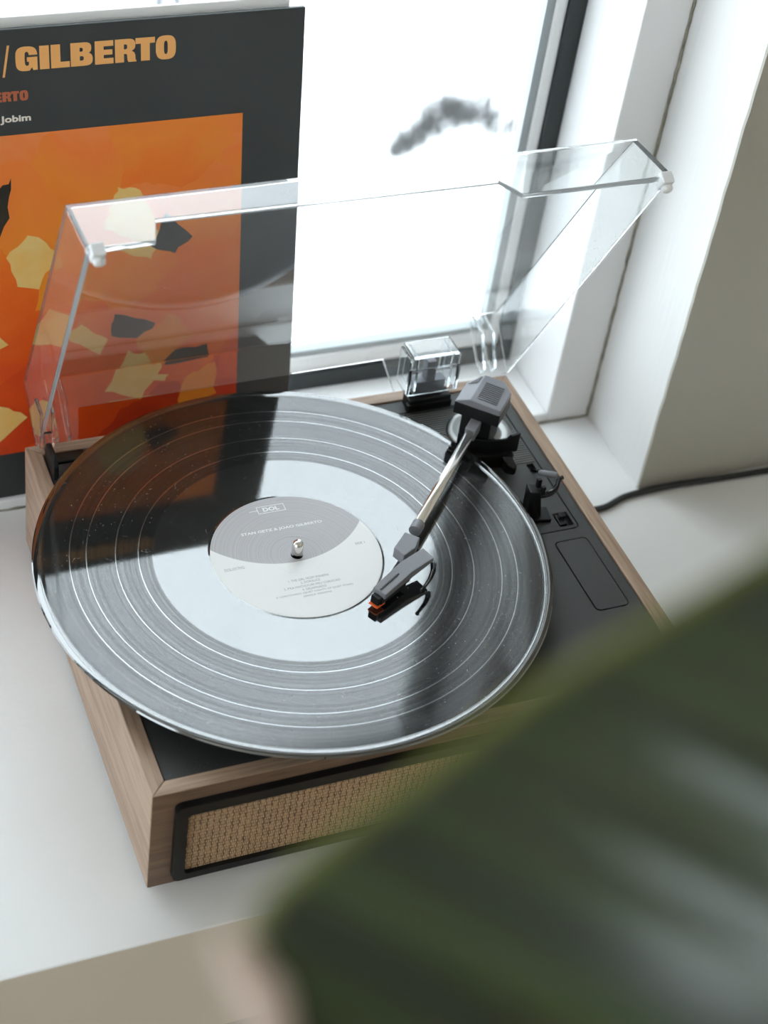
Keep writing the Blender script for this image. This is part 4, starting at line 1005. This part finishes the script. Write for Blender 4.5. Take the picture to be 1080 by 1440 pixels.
# ------------------------------------------------------------------ big leaf in the foreground
ctrl = [[[-0.0216, -0.4094, 0.5932], [0.0035, -0.4248, 0.5842], [-0.0066, -0.4584, 0.6016], [-0.0631, -0.5008, 0.6486]], [[-0.0382, -0.4098, 0.5842], [-0.0134, -0.4253, 0.575], [-0.0165, -0.4564, 0.59], [-0.0572, -0.4953, 0.632]], [[-0.0546, -0.4096, 0.5758], [-0.0302, -0.4251, 0.5665], [-0.0271, -0.4539, 0.5786], [-0.0536, -0.4895, 0.6147]], [[-0.0686, -0.4098, 0.5683], [-0.0444, -0.4253, 0.5588], [-0.0361, -0.4518, 0.5677], [-0.0504, -0.4839, 0.5968]], [[-0.0853, -0.4101, 0.5594], [-0.0614, -0.4256, 0.5497], [-0.0484, -0.4498, 0.555], [-0.0513, -0.4785, 0.5767]], [[-0.1003, -0.4118, 0.5499], [-0.0768, -0.4273, 0.54], [-0.0598, -0.4492, 0.5413], [-0.0532, -0.4743, 0.5548]], [[-0.114, -0.4136, 0.541], [-0.0912, -0.4288, 0.531], [-0.0715, -0.4481, 0.528], [-0.0572, -0.4695, 0.5324]], [[-0.1238, -0.4154, 0.5341], [-0.1036, -0.4293, 0.5241], [-0.0838, -0.445, 0.5163], [-0.0651, -0.4618, 0.5109]], [[-0.1275, -0.4183, 0.5294], [-0.1099, -0.4308, 0.5193], [-0.0915, -0.4436, 0.5082], [-0.0719, -0.4567, 0.4961]], [[-0.1267, -0.4218, 0.5264], [-0.112, -0.4329, 0.5162], [-0.0958, -0.4435, 0.5035], [-0.0778, -0.454, 0.488]], [[-0.125, -0.4254, 0.5237], [-0.1131, -0.4352, 0.5134], [-0.0993, -0.4437, 0.4989], [-0.0831, -0.4516, 0.4799]], [[-0.125, -0.429, 0.5202], [-0.1153, -0.4372, 0.5103], [-0.1033, -0.4435, 0.4945], [-0.0885, -0.4485, 0.4725]], [[-0.1243, -0.4349, 0.5148], [-0.1173, -0.4407, 0.5058], [-0.1078, -0.4438, 0.4893], [-0.0952, -0.4449, 0.4649]], [[-0.1211, -0.4438, 0.5078], [-0.1183, -0.446, 0.5002], [-0.1127, -0.4447, 0.4833], [-0.1043, -0.4405, 0.4569]]]
cols = [catmull([row[k] for row in ctrl], 14) for k in range(4)]
nS, nT = len(cols[0]), 36
leaf_root = empty('plant_leaf', tuple(cols[3][nS // 2]), 'large dark green ribbed leaf out of focus in the right foreground', 'plant')
def leaf_half(sign):
    verts, uv = [], []
    run = 0.0
    for i in range(nS):
        if i: run += (cols[0][i] - cols[0][i - 1]).length
        A0, B0, B1, C0 = cols[0][i], cols[1][i], cols[2][i], cols[3][i]
        for j in range(nT + 1):
            t = j / nT
            p = A0 * (1 - t) ** 3 + B0 * 3 * t * (1 - t) ** 2 + B1 * 3 * t * t * (1 - t) + C0 * t ** 3
            wv_ = (0.65 * math.sin(run * 2 * math.pi / 0.0086) + 0.8 * math.sin(run * 2 * math.pi / 0.0142 + 1.1) + 0.9 * math.sin(run * 2 * math.pi / 0.0235 + 2.0))
            nrm = Vector((-0.35, -0.655, 0.67))
            p = p + nrm * wv_ * 0.0004 * math.sin(math.pi * min(1, t * 1.15 + 0.02)) ** 0.6
            verts.append(p); uv.append((run, t, 0))
    return verts, uv
verts, uv = leaf_half(1)
# the far half of the blade, beyond the midrib, falls away below the frame
axis_pts = cols[3]
verts2 = []
for i in range(nS):
    C0 = cols[3][i]; w_ = (cols[0][i] - C0).length
    for j in range(0, nT + 1, 3):
        t = j / nT
        verts2.append(C0 + Vector((0.30, -0.62, -0.35)) * w_ * 0.8 * t + Vector((0, 0, -0.25)) * w_ * t * t)
def grid_bm(vs, n1, n2):
    bm = new_bm(); V_ = [bm.verts.new(v) for v in vs]
    for i in range(n1 - 1):
        for j in range(n2 - 1):
            bm.faces.new((V_[i * n2 + j], V_[(i + 1) * n2 + j], V_[(i + 1) * n2 + j + 1], V_[i * n2 + j + 1]))
    return bm
def leaf_obj(vs, n1, n2, uvs):
    b = finish('leaf_blade', grid_bm(vs, n1, n2), M_leaf, parent=leaf_root, smooth=True)
    at = b.data.attributes.new('leaf_uv', 'FLOAT_VECTOR', 'POINT')
    for k, u in enumerate(uvs): at.data[k].vector = u
    s = b.modifiers.new('thickness', 'SOLIDIFY'); s.thickness = 0.0005; s.offset = -1
    return b
leaf_obj(verts, nS, nT + 1, uv)
n2_ = len(range(0, nT + 1, 3))
leaf_obj(verts2, nS, n2_, [(i * 0.002, 0.5, 0) for i in range(nS) for _ in range(n2_)])
bm = new_bm(); add_tube(bm, cols[3][::3], [0.0032 - 0.0022 * k / len(cols[3][::3]) for k in range(len(cols[3][::3]))], 10); finish('midrib', bm, M_midrib, parent=leaf_root, smooth=True)
st = cols[3][0]
bm = new_bm(); add_tube(bm, catmull([st, st + Vector((0.05, -0.02, -0.02)), st + Vector((0.10, -0.03, -0.12)), st + Vector((0.12, -0.02, -0.45)), Vector((st.x + 0.12, st.y - 0.02, -H0))], 8), 0.0040, 10); finish('petiole', bm, M_midrib, parent=leaf_root, smooth=True)
# dry pinkish sheath hanging beside the tip
tipc = [[[-0.1347, -0.42, 0.5329], [-0.1274, -0.4197, 0.5303]], [[-0.135, -0.4225, 0.5303], [-0.1265, -0.4224, 0.5281]], [[-0.1345, -0.425, 0.5281], [-0.1247, -0.4252, 0.5263]], [[-0.1338, -0.4277, 0.5259], [-0.1243, -0.4276, 0.5242]], [[-0.133, -0.4304, 0.5237], [-0.1244, -0.4302, 0.5217]], [[-0.1324, -0.4337, 0.5208], [-0.1242, -0.4337, 0.5183]]]
ca, cb = catmull([r_[0] for r_ in tipc], 5), catmull([r_[1] for r_ in tipc], 5)
vs = []
for a, b2 in zip(ca, cb):
    for k in range(9):
        t = k / 8; vs.append(a.lerp(b2, 0.25 + 0.75 * t) + Vector((-0.35, -0.655, 0.67)) * 0.0012 * math.sin(math.pi * t))
tb_ = finish('leaf_sheath', grid_bm(vs, len(ca), 9), M_drytip, parent=leaf_root, label='dry pinkish edge', smooth=True)
s = tb_.modifiers.new('thickness', 'SOLIDIFY'); s.thickness = 0.0006

# ------------------------------------------------------------------ outside: snowy yard
GZ = -2.4
bm = new_bm()
nx, ny = 60, 60
def gh(x, y): return GZ + 0.10 * (mnoise.noise(Vector((x * 0.35, y * 0.35, 0))) ) + 0.04 * mnoise.noise(Vector((x * 1.3, y * 1.3, 4)))
vs = [[bm.verts.new((-30 + 60 * i / nx, 0.46 + 60 * (j / ny) ** 1.6, gh(-30 + 60 * i / nx, 0.46 + 60 * (j / ny) ** 1.6))) for j in range(ny + 1)] for i in range(nx + 1)]
for i in range(nx):
    for j in range(ny): bm.faces.new((vs[i][j], vs[i + 1][j], vs[i + 1][j + 1], vs[i][j + 1]))
finish('ground', bm, M_snow, kind='structure', label='snow covered yard outside the window', smooth=True)
def shrub(centres, spread, h, n, mat, seed, label, name='bare_shrub'):
    random.seed(seed); bm = new_bm()
    for ci, c in enumerate(centres):
        f = 0.55 + 0.75 * ci / max(1, len(centres) - 1)
        for k in range(n):
            a = random.uniform(0, 2 * math.pi); r_ = math.sqrt(random.random()) * spread * f
            bx, by = c[0] + r_ * math.cos(a), c[1] + r_ * math.sin(a)
            d = Vector((random.uniform(-.5, .5), random.uniform(-.5, .5), 1)) * h * f * random.uniform(0.5, 1.1)
            p0 = Vector((bx, by, gh(bx, by) - 0.02)); add_tube(bm, [p0, p0 + d * 0.5, p0 + d], [0.006, 0.004, 0.002], 4)
    return finish(name, bm, mat, label=label, cat='shrub')
random.seed(5)
shrub([(2.12 + 0.36 * k / 9, 4.15 + 0.25 * k / 9) for k in range(10)] + [(2.53, 4.34), (2.56, 4.28), (2.50, 4.40)], 0.070, 0.13, 22, M_twig, 5, 'grey low bush poking out of the snow outside, right of centre')
shrub([(1.93, 4.55), (2.02, 4.50), (2.00, 4.62)], 0.10, 0.10, 14, M_frost, 8, 'pale frosted bush in the snow outside, next to the jacket')
bm = new_bm()
add_box(bm, 1.585, 1.625, 5.15, 5.19, GZ - 0.1, GZ + 0.55)
finish('garden_post', bm, M_post, label='dark wooden post in the snow far outside, above the jacket', cat='post')
bm = new_bm(); add_box(bm, 1.655, 1.690, 5.15, 5.19, GZ - 0.1, GZ + 0.55)
finish('garden_post', bm, M_post, label='slimmer dark post right beside the other one in the snow', cat='post')
